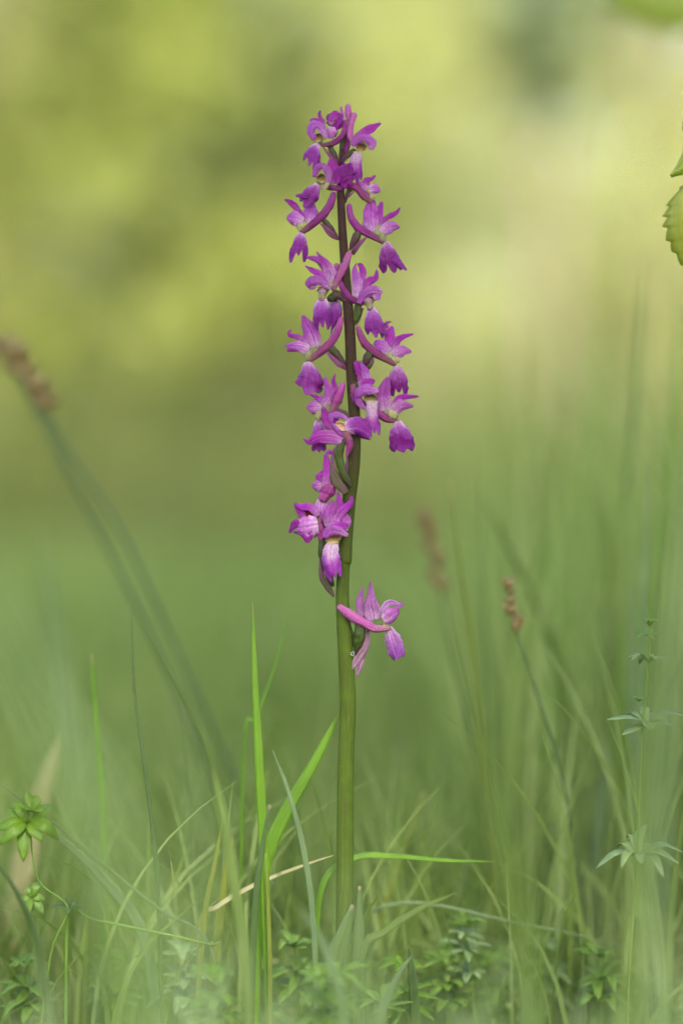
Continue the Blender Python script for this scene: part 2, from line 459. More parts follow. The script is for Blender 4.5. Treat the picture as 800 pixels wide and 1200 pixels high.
def shell(verts, faces, uvs, th):
    """give a sheet real thickness: second layer along vertex normals plus a rim"""
    V = np.array(verts); F = np.array(faces)
    nrm = np.zeros_like(V)
    fn = np.cross(V[F[:, 2]] - V[F[:, 0]], V[F[:, 3]] - V[F[:, 1]])
    for k in range(4): np.add.at(nrm, F[:, k], fn)
    nrm /= np.linalg.norm(nrm, axis=1)[:, None] + 1e-15
    n = len(V)
    V2 = np.vstack([V + nrm * th / 2, V - nrm * th / 2])
    faces2 = [tuple(f) for f in faces] + [tuple(int(i) + n for i in reversed(f)) for f in faces]
    cnt = {}
    for f in faces:
        for a, b in zip(f, f[1:] + f[:1]):
            cnt[(a, b)] = 1
    for (a, b) in list(cnt):
        if (b, a) not in cnt: faces2.append((b, a, a + n, b + n))
    return V2, faces2, list(uvs) + list(uvs)

# ------------------------------------------------------------------ ground
def build_ground():
    xs = np.concatenate([-np.geomspace(600, 0.5, 34), np.linspace(-0.45, 0.45, 60), np.geomspace(0.5, 600, 34)])
    ys = np.concatenate([-np.geomspace(300, 1.3, 20), np.linspace(-1.2, 1.0, 90), np.geomspace(1.05, 900, 50)])
    verts = []
    for y in ys:
        for x in xs:
            z = 0.006 * mnoise.noise(Vector((x * 9, y * 9, 0))) + 0.004 * mnoise.noise(Vector((x * 31, y * 31, 3)))
            r = math.hypot(x, y)
            z += 0.05 * mnoise.noise(Vector((x * 0.35, y * 0.35, 1))) * min(1, r / 4)
            verts.append((x, y, z - 0.004))
    faces = []
    W = len(xs)
    for j in range(len(ys) - 1):
        for i in range(W - 1):
            a = j * W + i
            faces.append((a, a + 1, a + W + 1, a + W))
    o = mk('ground', verts, faces, ground_mat())
    tag(o, kind='structure')
build_ground()

# ------------------------------------------------------------------ the orchid
SC = {'A': (330, 115, 6.154), 'B': (325, 180, 8.571), 'C': (395, 190, 8.571), 'D': (350, 285, 7.273), 'E': (325, 365, 8.889),
      'F': (405, 360, 6.667), 'G': (350, 430, 7.273), 'H': (330, 520, 6.667), 'I': (380, 670, 7.273), 'S': (0, 0, 1.0)}
orchid = empty('orchid', P(404, 1238, 0))
tag(orchid, 'tall wild orchid with a spike of purple magenta flowers on a thick green stem', 'orchid')
_seed = [1]

class Flower:
    """one flower of the spike: its mesh is the cream throat, its children are sepals, petals, lip, spur, ovary"""
    def __init__(self, crop, d0, throat, r, mat='throat', label=None, squash=0.8, rot=0):
        self.ox, self.oy, self.s = SC[crop]
        self.d0 = d0
        cx, cy = throat[:2]
        dd = throat[2] if len(throat) > 2 else -1
        c = self.p((cx, cy, dd))
        rx, ry = (r if isinstance(r, tuple) else (r, r * squash))
        rx *= 0.84; ry *= 0.9
        v, f, uv = [], [], []
        nu, nv = 14, 9
        for i in range(nv + 1):
            th = math.pi * i / nv
            for k in range(nu):
                a = 2 * math.pi * k / nu
                q = Vector((math.sin(th) * math.cos(a), math.sin(th) * math.sin(a), math.cos(th)))
                q *= 1 + 0.42 * mnoise.noise(q * 1.6 + Vector((cx, cy, 0))) + 0.12 * mnoise.noise(q * 5 + Vector((cx, cy, 0)))
                x, z = q.x * rx, q.z * ry
                xr = x * math.cos(rot) - z * math.sin(rot); zr = x * math.sin(rot) + z * math.cos(rot)
                v.append(c + Vector((xr, q.y * min(rx, ry) * 0.75, zr)) / self.s * K)
                uv.append((k / nu, i / nv))
        for i in range(nv):
            for k in range(nu):
                a = i * nu + k; b = i * nu + (k + 1) % nu
                f.append((a, a + nu, b + nu, b))
        self.o = mk('flower', v, f, M[mat], orchid, c, uv)
        if label: self.o['label'] = label
    def p(self, q, dd=0.0):
        d = self.d0 + (q[2] if len(q) > 2 else dd)
        return P(self.ox + q[0] / self.s, self.oy + q[1] / self.s, d)
    def path(self, pts, n, dd):
        q = [(a[0], a[1], a[2] if len(a) > 2 else dd) for a in pts]
        c = catmull(q, n)
        return np.array([self.p(a) for a in c])
    def pet(self, name, pts, w, mat='sepal', roll=0.0, cup=0.6, ruffle=0.36, lobes=None, dd=0.0, parent=None, twist=None, label=None, nv=26, mid=0.14, arc=3.0):
        _seed[0] += 1
        q = []
        for i, a in enumerate(pts):           # a gentle bow in depth so nothing lies flat
            t = i / max(1, len(pts) - 1)
            q.append((a[0], a[1], a[2] if len(a) > 2 else dd - arc * math.sin(math.pi * t) * 0.6 + random.uniform(-0.6, 0.6)))
        path = self.path(q, 24, dd)
        if isinstance(w, (int, float)): w = [(0, w * 0.45), (0.2, w * 0.8), (0.5, w), (0.8, w * 0.75), (0.94, w * 0.4), (1, w * 0.06)]
        else:
            ts = np.linspace(0, 1, len(w)); w = list(zip(ts, w))
        cx = catmull([(a, b) for a, b in w], 24)
        wf = lambda t: max(0.02, float(np.interp(t, cx[:, 0], cx[:, 1]))) / self.s * K
        if twist is None: twist = random.uniform(-0.35, 0.35) if lobes is None else 0.0
        v, f, uv = petal_geo(path, wf, roll, cup * 0.88, ruffle, lobes, seed=_seed[0], nu=14, nv=nv, twist=twist, mid=mid, rag=0.16, curl=random.uniform(-0.5, 0.7))
        v, f, uv = shell(v, f, uv, 0.00022)
        o = mk(name, v, f, M[mat], parent or self.o, None, uv)
        if label: o['label'] = label
        return o
    def lip(self, pts, w_in, lens=(0.85, 1.0, 0.85), notch=0.16, mat='lip', roll=0.0, cup=1.15, ruffle=0.34, dd=-3.0, mid=0.10, skew=0.0, **kw):
        sd = _seed[0] * 1.37
        w = [a * 0.93 for a in w_in]
        cs = (-0.68, skew, 0.68)
        def lobes(u):
            best = 0
            for c_, l_ in zip(cs, lens):
                best = max(best, l_ - notch * abs((u - c_) / 0.34) ** 2.2)
            best = max(best, max(lens) - notch * 2.2)
            return best + 0.05 * mnoise.noise(Vector((u * 9, sd, 0)))
        if 'nv' not in kw: kw['nv'] = 28
        return self.pet('lip', pts, w, mat, roll, cup, ruffle, lobes, dd, mid=mid, **kw)
    def tube(self, name, pts, r, mat='spur', dd=0.0, parent=None, bump=0.2, label=None, groove=0.04, n=20):
        _seed[0] += 1
        path = self.path(pts, n, dd)
        rr = catmull([(t, a) for t, a in zip(np.linspace(0, 1, len(r)), r)], n)[:, 1] if len(r) > 1 else np.full(n + 1, r[0])
        rr = np.maximum(rr, 0.5) / self.s * K
        v, f, uv = tube_geo(path, rr, 12, bump=bump, seed=_seed[0], groove=groove)
        o = mk(name, v, f, M[mat], parent or self.o, None, uv)
        if label: o['label'] = label
        return o
    def cavity(self, c, rx, ry, mat='throat_in', dd=-4, rot=0.0):
        dd += 1.5
        """hollow of the throat: a small open bowl facing the viewer"""
        o = self.p((c[0], c[1], dd))
        v, f, uv = [], [], []
        nu, nv = 14, 6
        for i in range(nv + 1):
            th = math.pi / 2 * i / nv
            for k in range(nu):
                a = 2 * math.pi * k / nu
                w_ = 1 + 0.35 * mnoise.noise(Vector((math.cos(a) * 1.2 + c[0], math.sin(a) * 1.2 + c[1], 0)))
                x, z = math.sin(th) * math.cos(a) * rx * w_, math.sin(th) * math.sin(a) * ry * w_
                if z > 0: z *= 0.75
                xr = x * math.cos(rot) - z * math.sin(rot); zr = x * math.sin(rot) + z * math.cos(rot)
                v.append(o + Vector((xr, math.cos(th) * min(rx, ry) * 0.9 - 0.25 * (ry - abs(z)) * 0, zr)) / self.s * K)
                uv.append((k / nu, 0.5 - 0.5 * math.sin(a) * math.sin(th)))
        for i in range(nv):
            for k in range(nu):
                a = i * nu + k; b = i * nu + (k + 1) % nu
                f.append((a, a + nu, b + nu, b))
        v, f, uv = shell(v, f, uv, 0.0002)
        return mk('column', v, f, M[mat], self.o, None, uv)

def orchid_stem():
    st = [(401, 176, 2.5), (400, 205, 3.6), (399, 222, 4.4), (401, 267, 5.0), (404, 310, 5.6), (406.6, 347, 6.0), (410, 392, 6.3), (412, 440, 6.6), (415, 483, 6.9), (415, 515, 7.6),
          (413.5, 546, 8.0), (408.5, 589, 8.0), (405, 634, 7.8), (403.5, 656, 8.4), (402.5, 664, 7.3), (401, 700, 7.9), (403.5, 745, 8.8), (406, 790, 9.4), (407.5, 835, 9.6), (405.5, 880, 9.5),
          (404.5, 960, 9.9), (404, 1060, 10.2), (403.5, 1140, 11.5), (403, 1200, 12.5), (404, 1245, 13)][::-1]
    c = catmull([(a, b, 0) for a, b, r in st], 120)
    rr = catmull([(a, r) for a, b, r in st], 120)[:, 1]
    path = np.array([P(*q) for q in c])
    v, f, uv = tube_geo(path, rr * K, 20, bump=0.05, seed=3)
    return mk('stem', v, f, M['stem'], orchid, None, uv)
orchid_stem()

# --- generic part builder for things hanging directly on the orchid
class Loose(Flower):
    def __init__(self, crop, d0):
        self.ox, self.oy, self.s = SC[crop]; self.d0 = d0; self.o = orchid

# 1 top left
F = Flower('A', -4, (268, 300, 4), (42, 34), rot=0.2)
F.cavity((262, 282), 30, 34, dd=-6)
F.pet('hood', [(232, 300), (206, 235), (232, 192), (285, 212), (322, 292)], [30, 52, 60, 55, 24], 'hood', cup=0.9, dd=-5)
F.pet('petal', [(240, 290), (215, 250), (212, 205)], 50, 'petal', dd=-3)
F.pet('sepal', [(310, 205), (268, 168), (204, 155)], 46, dd=1)
F.pet('sepal', [(300, 175), (280, 145), (270, 112), (283, 92)], [40, 26, 18, 10], dd=2)
F.lip([(262, 328), (225, 400), (188, 515)], [46, 78, 118, 132, 112], lens=(1.0, 0.9, 0.78), notch=0.25)
F.tube('spur', [(292, 338), (370, 325), (430, 280), (456, 225), (455, 175)], [14, 20, 22, 21, 16], 'spur_deep', dd=0)
# 2 top centre, dark frilled
F = Flower('A', -2, (372, 250, 1), (34, 40), 'deep')
F.pet('petal', [(378, 225), (385, 165), (350, 108)], [60, 118, 112, 70], 'deep', cup=0.8, ruffle=0.6, dd=-4)
F.pet('petal', [(345, 190), (385, 128), (430, 122)], [30, 60, 55, 20], 'sepal', cup=0.7, ruffle=0.6, dd=-6)
F.lip([(362, 205), (358, 250), (368, 302)], [70, 88, 70, 40], dd=-5, mat='petal')
F.pet('sepal', [(448, 175), (440, 115), (424, 62)], [24, 20, 16, 8], 'sepal_pale', dd=-1)
# buds at the very top
L = Loose('A', 2)
b = L.tube('bud', [(486, 175), (482, 110), (478, 66)], [18, 27, 24], 'spur_light', groove=0.12, label='topmost closed pink bud of the spike')
L.tube('bud', [(470, 330), (466, 250), (476, 160)], [22, 24, 14], 'spur_deep', dd=3)
# 3 top right
F = Flower('A', -4, (572, 350, 4), (46, 40), rot=-0.2)
F.cavity((575, 355), 36, 34, dd=-6)
F.pet('sepal', [(512, 305), (580, 255), (650, 212), (716, 182)], [34, 66, 74, 54, 10], dd=0, cup=0.5, roll=0.3)
F.pet('hood', [(505, 345), (545, 300), (608, 288), (656, 322), (640, 372)], [30, 48, 54, 62, 30], 'hood', cup=0.9, dd=-6)
F.pet('petal', [(600, 300), (640, 330), (632, 372)], 46, 'petal', dd=-3)
F.tube('spur', [(530, 330), (496, 280), (498, 200), (526, 122)], [18, 24, 23, 19], 'spur_light', dd=0)
F.lip([(545, 385), (535, 470), (545, 630)], [56, 84, 92, 96, 60], lens=(0.9, 1.0, 0.82), mat='lip_white', notch=0.12, dd=-4)
F.tube('ovary', [(515, 385), (470, 415), (430, 455)], [22, 20, 12], 'ovary', dd=1)
L = Loose('A', 0)
L.tube('ovary', [(350, 350), (375, 410), (415, 480)], [22, 24, 16], 'ovary', dd=1)
L.tube('ovary', [(440, 290), (432, 380), (425, 470)], [18, 20, 16], 'ovary', dd=2)
L.tube('ovary', [(470, 280), (470, 350), (440, 440)], [20, 22, 14], 'spur_deep', dd=4)
L.pet('bract', [(415, 478), (350, 420), (300, 356)], [26, 24, 18, 6], 'bract', dd=-2)
L.pet('bract', [(420, 470), (470, 430), (515, 392)], [26, 24, 18, 6], 'bract', dd=-3)
# 4 centre mass below the top
F = Flower('A', -7, (430, 570, 3), (44, 44), 'deep')
F.pet('sepal', [(385, 620), (372, 520), (352, 438)], [60, 84, 86, 72, 26], 'sepal', dd=-1, cup=0.6)
F.pet('sepal', [(395, 610), (425, 530), (500, 474)], [40, 76, 72, 50, 14], 'deep', dd=-3)
F.pet('petal', [(470, 640), (465, 560), (500, 480)], [70, 105, 95, 40], 'deep', dd=-2, ruffle=0.5)
F.pet('petal', [(440, 640), (470, 600), (520, 570)], [40, 70, 60, 20], 'deep', dd=-4, ruffle=0.5)
# 5 facing left under flower 1
F = Flower('B', -7, (445, 260, 4), (58, 62), rot=0.4)
F.cavity((440, 245), 44, 52, dd=-6, rot=0.3)
F.pet('hood', [(372, 235), (395, 150), (455, 128), (512, 190), (498, 330)], [40, 62, 66, 72, 30], 'hood', cup=0.9, dd=-5)
F.pet('petal', [(430, 330), (480, 335), (520, 250)], [30, 46, 44, 20], 'throat', dd=-4)
F.tube('spur', [(500, 335), (560, 345), (640, 350)], [26, 30, 26], 'spur_deep', dd=2)
F.lip([(405, 305), (345, 400), (262, 545)], [66, 120, 165, 200, 180], lens=(0.72, 1.0, 0.9), notch=0.18, dd=-4)
F.pet('petal', [(315, 420), (250, 420), (184, 425)], [60, 56, 40, 14], 'lobe', dd=-5)
# 6 right below the top, seen from behind
F = Flower('C', -1, (345, 345), (42, 62), rot=-0.4)
F.tube('spur', [(325, 385), (270, 330), (190, 250), (60, 238)], [40, 50, 42, 30], 'spur', dd=0, groove=0.1)
F.pet('sepal', [(300, 265), (290, 190), (345, 165), (382, 135)], [70, 84, 48, 34, 12], dd=-2)
F.pet('sepal', [(300, 270), (250, 230), (215, 190)], [50, 60, 36, 10], 'sepal_pale', dd=-4)
F.pet('petal', [(318, 275), (370, 270), (430, 290)], [50, 92, 104, 84, 20], 'petal', cup=1.1, dd=-3)
F.lip([(350, 370), (360, 410), (365, 450)], [50, 60, 40], dd=2)
L = Loose('C', 1)
L.tube('ovary', [(160, 255), (110, 300), (80, 400)], [22, 22, 14], 'ovary')
L.pet('bract', [(90, 360), (130, 330), (178, 288)], [10, 18, 14, 5], 'bract')
# 7 left
F = Flower('B', 0, (228, 735), (44, 52), rot=0.2)
F.tube('spur', [(262, 778), (345, 715), (450, 625), (530, 510), (562, 415)], [30, 38, 42, 42, 32], 'spur_deep', dd=0, groove=0.08)
F.pet('sepal', [(318, 700), (340, 600), (358, 490)], [110, 176, 170, 110, 20], 'sepal_pale', dd=2, cup=0.6)
F.pet('sepal', [(250, 640), (185, 540), (130, 490), (72, 462)], [40, 58, 66, 44, 16], 'sepal', dd=0)
F.pet('petal', [(255, 690), (180, 650), (92, 648)], [80, 130, 148, 118, 24], 'petal', cup=1.1, dd=-3)
F.pet('petal', [(265, 660), (240, 610), (225, 560)], [50, 60, 40, 10], 'sepal', dd=-1)
F.lip([(232, 790), (228, 900), (200, 1090)], [62, 110, 150, 190, 196], lens=(0.98, 0.82, 1.06), notch=0.22, dd=-2)
F.tube('ovary', [(465, 665), (530, 750), (608, 855)], [28, 34, 14], 'ovary', dd=1)
Loose('B', 0).pet('bract', [(612, 860), (530, 800), (436, 700)], [24, 56, 50, 12], 'bract', dd=-3)
# 8 right
F = Flower('C', 0, (452, 750), (50, 46), rot=-0.4)
F.tube('spur', [(455, 798), (340, 735), (220, 665), (140, 560), (122, 445)], [26, 40, 44, 38, 28], 'spur_deep', dd=0, groove=0.08)
F.pet('sepal', [(350, 695), (335, 560), (335, 405)], [90, 140, 150, 140, 70], 'sepal_pale', dd=-2, ruffle=0.4)
F.pet('sepal', [(432, 630), (420, 520), (448, 398)], [50, 90, 80, 60, 22], 'sepal', dd=1)
F.pet('sepal', [(440, 640), (500, 560), (590, 510), (632, 458)], [36, 48, 52, 34, 8], 'sepal', dd=-1)
F.pet('petal', [(440, 715), (530, 650), (626, 655)], [70, 116, 120, 84, 14], 'petal', cup=1.0, dd=-3)
F.lip([(488, 800), (515, 930), (560, 1100)], [60, 140, 190, 240, 250], lens=(1.02, 1.06, 1.0), notch=0.22, dd=-2, skew=-0.1)
F.pet('petal', [(560, 950), (620, 1010), (696, 1085)], [90, 70, 46, 18], 'lobe', dd=-3)
F.tube('ovary', [(222, 680), (180, 770), (128, 878)], [34, 44, 12], 'ovary', dd=1)
Loose('C', 0).pet('bract', [(148, 925), (215, 830), (298, 750)], [40, 48, 36, 8], 'bract', dd=-1)
# 9 centre left
F = Flower('D', -5, (205, 405, 4), (58, 40))
F.cavity((195, 405), 42, 26, dd=-6)
F.tube('spur', [(295, 385), (335, 300), (392, 190), (426, 96)], [24, 32, 34, 28], 'spur_light', dd=-1, groove=0.08)
F.pet('sepal', [(285, 335), (250, 230), (180, 150), (62, 118)], [80, 118, 100, 56, 14], 'sepal_pale', dd=0)
F.pet('sepal', [(245, 235), (200, 140), (150, 74)], [60, 48, 24, 6], 'sepal', dd=-1)
F.pet('sepal', [(250, 310), (150, 250), (54, 194)], [60, 66, 56, 38, 8], 'sepal', dd=-2)
F.pet('hood', [(72, 372), (100, 328), (180, 318), (272, 385)], [30, 66, 84, 76, 30], 'hood', cup=1.0, dd=-6)
F.pet('petal', [(150, 370), (110, 380), (76, 372)], 34, 'petal', dd=-4)
F.tube('column', [(200, 420), (196, 470)], [36, 30], 'throat', dd=-5)
F.lip([(202, 470), (195, 590), (205, 750)], [76, 130, 150, 148, 120], lens=(0.98, 0.9, 1.0), notch=0.25, dd=-6)
F.tube('ovary', [(270, 470), (330, 440), (400, 490)], [32, 40, 24], 'ovary', dd=2)
# behind it
F = Flower('D', 3, (310, 470), (30, 30), 'ovary')
F.lip([(300, 480), (312, 600), (272, 775)], [60, 110, 112, 80, 50], dd=0)
F.tube('spur', [(320, 250), (325, 195)], [28, 26], 'spur_light', dd=4)
# 10 centre right
F = Flower('D', -4, (590, 490, 4), (62, 42), rot=0.2)
F.cavity((605, 480), 42, 30, dd=-6)
F.tube('spur', [(535, 515), (460, 480), (390, 410), (348, 330)], [22, 28, 27, 22], 'spur_deep', dd=0, groove=0.08)
F.pet('sepal', [(495, 465), (498, 340), (475, 230), (490, 172)], [62, 84, 70, 30, 8], 'sepal_pale', dd=-1)
F.pet('sepal', [(505, 360), (545, 260), (530, 195), (502, 178)], [44, 62, 46, 14], 'sepal', dd=0)
F.pet('sepal', [(552, 425), (585, 330), (650, 300), (664, 228)], [70, 88, 66, 44, 14], 'sepal', dd=1)
F.pet('hood', [(512, 515), (550, 445), (625, 405), (710, 420)], [36, 66, 78, 84, 30], 'hood', cup=1.0, dd=-6)
F.pet('petal', [(640, 430), (665, 465), (695, 440)], 54, 'petal', dd=-4)
F.tube('column', [(595, 500), (605, 550)], [38, 28], 'throat', dd=-5)
F.lip([(612, 545), (640, 670), (660, 815)], [66, 120, 164, 190, 150], lens=(1.02, 0.96, 0.86), notch=0.2, dd=-6)
F.pet('petal', [(665, 690), (705, 740), (752, 775)], [70, 58, 44, 16], 'lobe', dd=-7)
F.tube('ovary', [(505, 530), (495, 620), (450, 705)], [32, 34, 12], 'ovary_green', dd=3)
Loose('D', 0).pet('bract', [(445, 712), (500, 650), (548, 550)], [24, 44, 34, 8], 'bract_grey', dd=-1)
# 11 left
F = Flower('E', -1, (325, 455), (44, 60), rot=-0.5)
F.tube('spur', [(345, 505), (440, 425), (545, 335), (622, 215), (662, 85)], [28, 42, 44, 42, 32], 'spur', dd=0, groove=0.08)
F.pet('sepal', [(395, 375), (350, 230), (262, 45)], [120, 172, 168, 120, 24], 'sepal_pale', dd=1, cup=0.7)
F.pet('sepal', [(315, 340), (230, 270), (140, 252), (118, 215), (150, 192)], [44, 54, 40, 28, 10], 'sepal', dd=-1)
F.pet('petal', [(330, 400), (220, 365), (84, 362)], [90, 118, 112, 80, 16], 'petal', cup=0.8, dd=-3)
F.pet('petal', [(300, 390), (200, 395), (100, 412)], [50, 50, 40, 12], 'sepal', dd=-1)
F.lip([(305, 525), (335, 680), (318, 862)], [80, 190, 262, 310, 300], lens=(0.95, 1.02, 0.80), notch=0.12, dd=-3, ruffle=0.6)
F.tube('ovary', [(560, 380), (640, 480), (728, 606)], [44, 40, 16], 'ovary', dd=2)
Loose('E', 0).pet('bract', [(738, 610), (630, 540), (510, 420)], [24, 50, 46, 12], 'bract', dd=-3)
# 12 right
F = Flower('F', 0, (388, 405), (34, 44), rot=0.4)
F.tube('spur', [(372, 440), (230, 355), (140, 270), (98, 165)], [24, 34, 32, 22], 'spur', dd=0, groove=0.08)
F.pet('sepal', [(345, 345), (280, 300), (222, 275)], [70, 90, 80, 30], 'sepal_pale', dd=-1)
F.pet('sepal', [(330, 340), (345, 240), (352, 145)], [66, 84, 74, 50], 'sepal', dd=0)
F.pet('sepal', [(330, 170), (312, 130), (356, 112)], [44, 26, 8], 'sepal', dd=-1)
F.pet('sepal', [(360, 320), (420, 245), (528, 208)], [48, 62, 50, 32, 8], 'sepal', dd=0)
F.pet('petal', [(362, 375), (430, 340), (514, 345)], [60, 90, 92, 64, 12], 'petal', cup=0.9, dd=-3)
F.lip([(402, 460), (408, 570), (420, 700)], [56, 120, 168, 176, 150], lens=(1.0, 0.86, 0.98), notch=0.2, dd=-1)
F.tube('ovary', [(190, 355), (162, 410), (160, 480)], [32, 36, 12], 'ovary', dd=1)
Loose('F', 0).pet('bract', [(165, 488), (198, 440), (216, 376)], [20, 34, 26, 6], 'bract_grey', dd=-1)
# 13 lower right
F = Flower('F', -1, (368, 840), (52, 44), rot=-0.4)
F.tube('spur', [(385, 885), (310, 865), (240, 815), (130, 745)], [24, 32, 32, 24], 'spur', dd=1)
F.pet('sepal', [(308, 812), (290, 690), (328, 545)], [70, 106, 112, 90, 20], 'sepal_pale', dd=-3)
F.pet('sepal', [(370, 770), (430, 705), (570, 698)], [44, 56, 50, 36, 10], 'sepal', dd=0)
F.pet('petal', [(355, 820), (430, 770), (526, 775)], [60, 92, 90, 58, 10], 'petal', cup=0.9, dd=-3)
F.lip([(405, 890), (425, 1000), (450, 1140)], [56, 130, 176, 208, 190], lens=(1.0, 1.0, 0.95), notch=0.16, dd=-2)
# 14 front centre right
F = Flower('F', -9, (192, 700, 4), (62, 50))
F.cavity((190, 705), 50, 40, dd=-7)
F.tube('spur', [(60, 620), (80, 720), (160, 790)], [24, 32, 20], 'spur_deep', dd=3)
F.pet('sepal', [(150, 590), (125, 500), (70, 425)], [80, 100, 96, 78, 26], 'sepal', dd=0, ruffle=0.5)
F.pet('sepal', [(165, 600), (155, 520), (110, 420)], [60, 70, 60, 40, 14], 'sepal_pale', dd=-2, ruffle=0.5)
F.pet('petal', [(100, 610), (160, 590), (226, 570)], [50, 72, 66, 24], 'sepal', dd=-4, ruffle=0.5)
F.pet('hood', [(88, 700), (112, 660), (180, 640), (256, 655)], [34, 70, 82, 80, 24], 'hood', cup=1.0, dd=-7)
F.pet('petal', [(95, 680), (110, 750), (160, 800)], [50, 56, 44, 14], 'hood', dd=-3)
F.lip([(205, 730), (208, 860), (228, 1010)], [110, 92, 96, 108, 96], lens=(0.98, 0.92, 1.02), notch=0.14, mat='lip_white', dd=-7, cup=1.0)
Loose('F', 0).tube('ovary', [(75, 610), (95, 660), (90, 730)], [24, 26, 20], 'ovary_green', dd=-5)
# 15 left, level with 14
F = Flower('G', -2, (175, 415), (48, 52), rot=0.3)
F.tube('spur', [(285, 375), (335, 260), (372, 160)], [32, 44, 30], 'spur', dd=-1, groove=0.14)
F.pet('sepal', [(200, 335), (255, 230), (225, 90)], [60, 84, 84, 60, 24], 'sepal_pale', dd=-1)
F.pet('sepal', [(240, 300), (300, 180), (295, 110), (315, 58)], [40, 56, 36, 18, 8], 'sepal', dd=0)
F.pet('sepal', [(205, 300), (160, 262), (100, 240)], [40, 46, 36, 10], 'sepal', dd=-2)
F.pet('petal', [(190, 350), (130, 340), (70, 345)], [70, 100, 116, 100, 26], 'petal', cup=1.1, dd=-3)
F.lip([(172, 455), (172, 590), (172, 730)], [70, 105, 124, 128, 120], lens=(0.97, 1.0, 0.97), notch=0.10, dd=-1)
Loose('G', 0).pet('bract', [(432, 440), (380, 395), (318, 360)], [30, 56, 50, 20], 'bract_grey', dd=-3)
# 16 twisted flower in the middle
F = Flower('G', -10, (375, 520, 4), (70, 52), 'orange', rot=-0.5)
F.cavity((372, 500), 56, 40, 'orange', dd=-7, rot=-0.4)
F.pet('sepal', [(312, 555), (245, 460), (206, 350)], [60, 84, 86, 70, 28], 'sepal', dd=-4)
F.pet('hood', [(270, 470), (290, 415), (360, 415), (440, 462)], [60, 66, 50, 40, 20], 'hood', cup=0.9, dd=-6)
F.pet('petal', [(275, 460), (305, 450), (340, 455)], [40, 64, 50, 30], 'deep', dd=-5, label='dark violet petal in the mouth of the twisted flower')
F.pet('petal', [(380, 590), (330, 540), (290, 480)], [50, 40, 30, 10], 'hood', dd=-7)
F.pet('sepal', [(375, 630), (270, 598), (150, 605), (90, 645), (40, 612)], [90, 118, 84, 44, 10], 'sepal', dd=-7, cup=0.6)
F.lip([(395, 520), (500, 505), (630, 590)], [80, 150, 180, 150, 90], lens=(0.9, 1.0, 1.0), notch=0.1, mat='lip', dd=-9)
F.tube('spur', [(410, 580), (432, 670), (402, 768)], [38, 32, 8], 'spur', dd=-5)
F.tube('ovary', [(378, 620), (350, 700), (345, 800), (390, 930), (440, 1010)], [28, 38, 38, 34, 16], 'ovary_green', dd=-3, groove=0.1)
Loose('H', -6).pet('bract', [(508, 385), (440, 300), (395, 190), (410, 30)], [34, 88, 76, 34, 8], 'bract_grey', dd=-6, cup=0.8)
Loose('H', 0).pet('bract', [(490, 280), (505, 190), (515, 110)], [14, 24, 18, 6], 'bract', dd=-6)
# 17 lower left, upper of three
F = Flower('H', -3, (335, 420, 0), (48, 44), 'throat')
F.tube('hood', [(395, 260), (365, 350), (330, 415)], [34, 62, 46], 'spur', dd=-2, groove=0.06)
F.pet('sepal', [(335, 340), (358, 230), (350, 140), (345, 75)], [50, 74, 54, 46, 20], 'sepal', dd=-8)
F.pet('sepal', [(350, 95), (365, 62), (400, 80), (402, 115)], [24, 30, 26, 10], 'sepal', dd=-8)
F.pet('sepal', [(325, 290), (300, 250), (330, 205)], [50, 72, 50, 16], 'sepal', dd=-7, ruffle=0.5)
F.pet('petal', [(318, 335), (275, 330), (236, 330)], [50, 78, 86, 70, 20], 'petal', cup=1.2, dd=-7)
F.lip([(320, 430), (310, 530), (345, 655)], [80, 110, 128, 120, 90], lens=(0.95, 1.0, 0.95), notch=0.08, mat='petal', dd=-1)
# 18 lower left, side on
F = Flower('H', -5, (285, 595, 4), (34, 40), 'orange')
F.tube('column', [(285, 590), (300, 660), (312, 735)], [26, 40, 34], 'spur', dd=0)
F.cavity((212, 545), 44, 38, 'darkred', dd=-5)
F.pet('hood', [(285, 565), (225, 495), (165, 492), (98, 470)], [30, 60, 56, 50, 16], 'sepal', dd=-6, cup=0.9)
F.pet('sepal', [(170, 590), (150, 535), (102, 472)], [40, 56, 54, 12], 'sepal', dd=-3)
F.lip([(285, 640), (190, 655), (70, 668)], [150, 176, 170, 110, 60], lens=(0.96, 0.85, 0.98), notch=0.18, mat='petal', dd=-8, ruffle=0.6)
F.pet('petal', [(180, 640), (195, 710), (200, 776)], [110, 110, 84, 24], 'sepal', dd=-7, ruffle=0.6)
F.pet('petal', [(140, 615), (95, 635), (62, 698)], [60, 60, 44, 12], 'deep', dd=-9)
# 19 lower front
F = Flower('H', -11, (405, 735, 4), (72, 48))
F.cavity((405, 740), 60, 42, dd=-8)
F.pet('sepal', [(378, 650), (375, 560), (405, 445)], [70, 90, 92, 82, 26], 'sepal_pale', dd=-3)
F.pet('sepal', [(450, 570), (455, 480), (435, 370)], [40, 54, 52, 40, 10], 'sepal', dd=-1)
F.pet('sepal', [(420, 610), (470, 530), (535, 470), (545, 412)], [50, 60, 58, 40, 12], 'sepal', dd=-3)
F.pet('sepal', [(490, 680), (500, 600), (480, 530)], [50, 76, 70, 20], 'sepal_pale', dd=0)
F.pet('petal', [(362, 650), (440, 650), (518, 635)], [60, 90, 88, 60, 16], 'sepal', dd=-6, ruffle=0.4)
F.pet('hood', [(335, 735), (365, 690), (430, 680), (515, 720)], [36, 70, 76, 66, 26], 'hood', cup=1.0, dd=-8)
F.lip([(398, 780), (385, 900), (425, 1075)], [92, 130, 148, 140, 104], lens=(0.94, 0.92, 1.0), notch=0.16, mat='lip_white', dd=-9)
F.tube('ovary', [(320, 735), (325, 860), (360, 1000), (395, 1100)], [30, 38, 36, 18], 'ovary_green', dd=6)
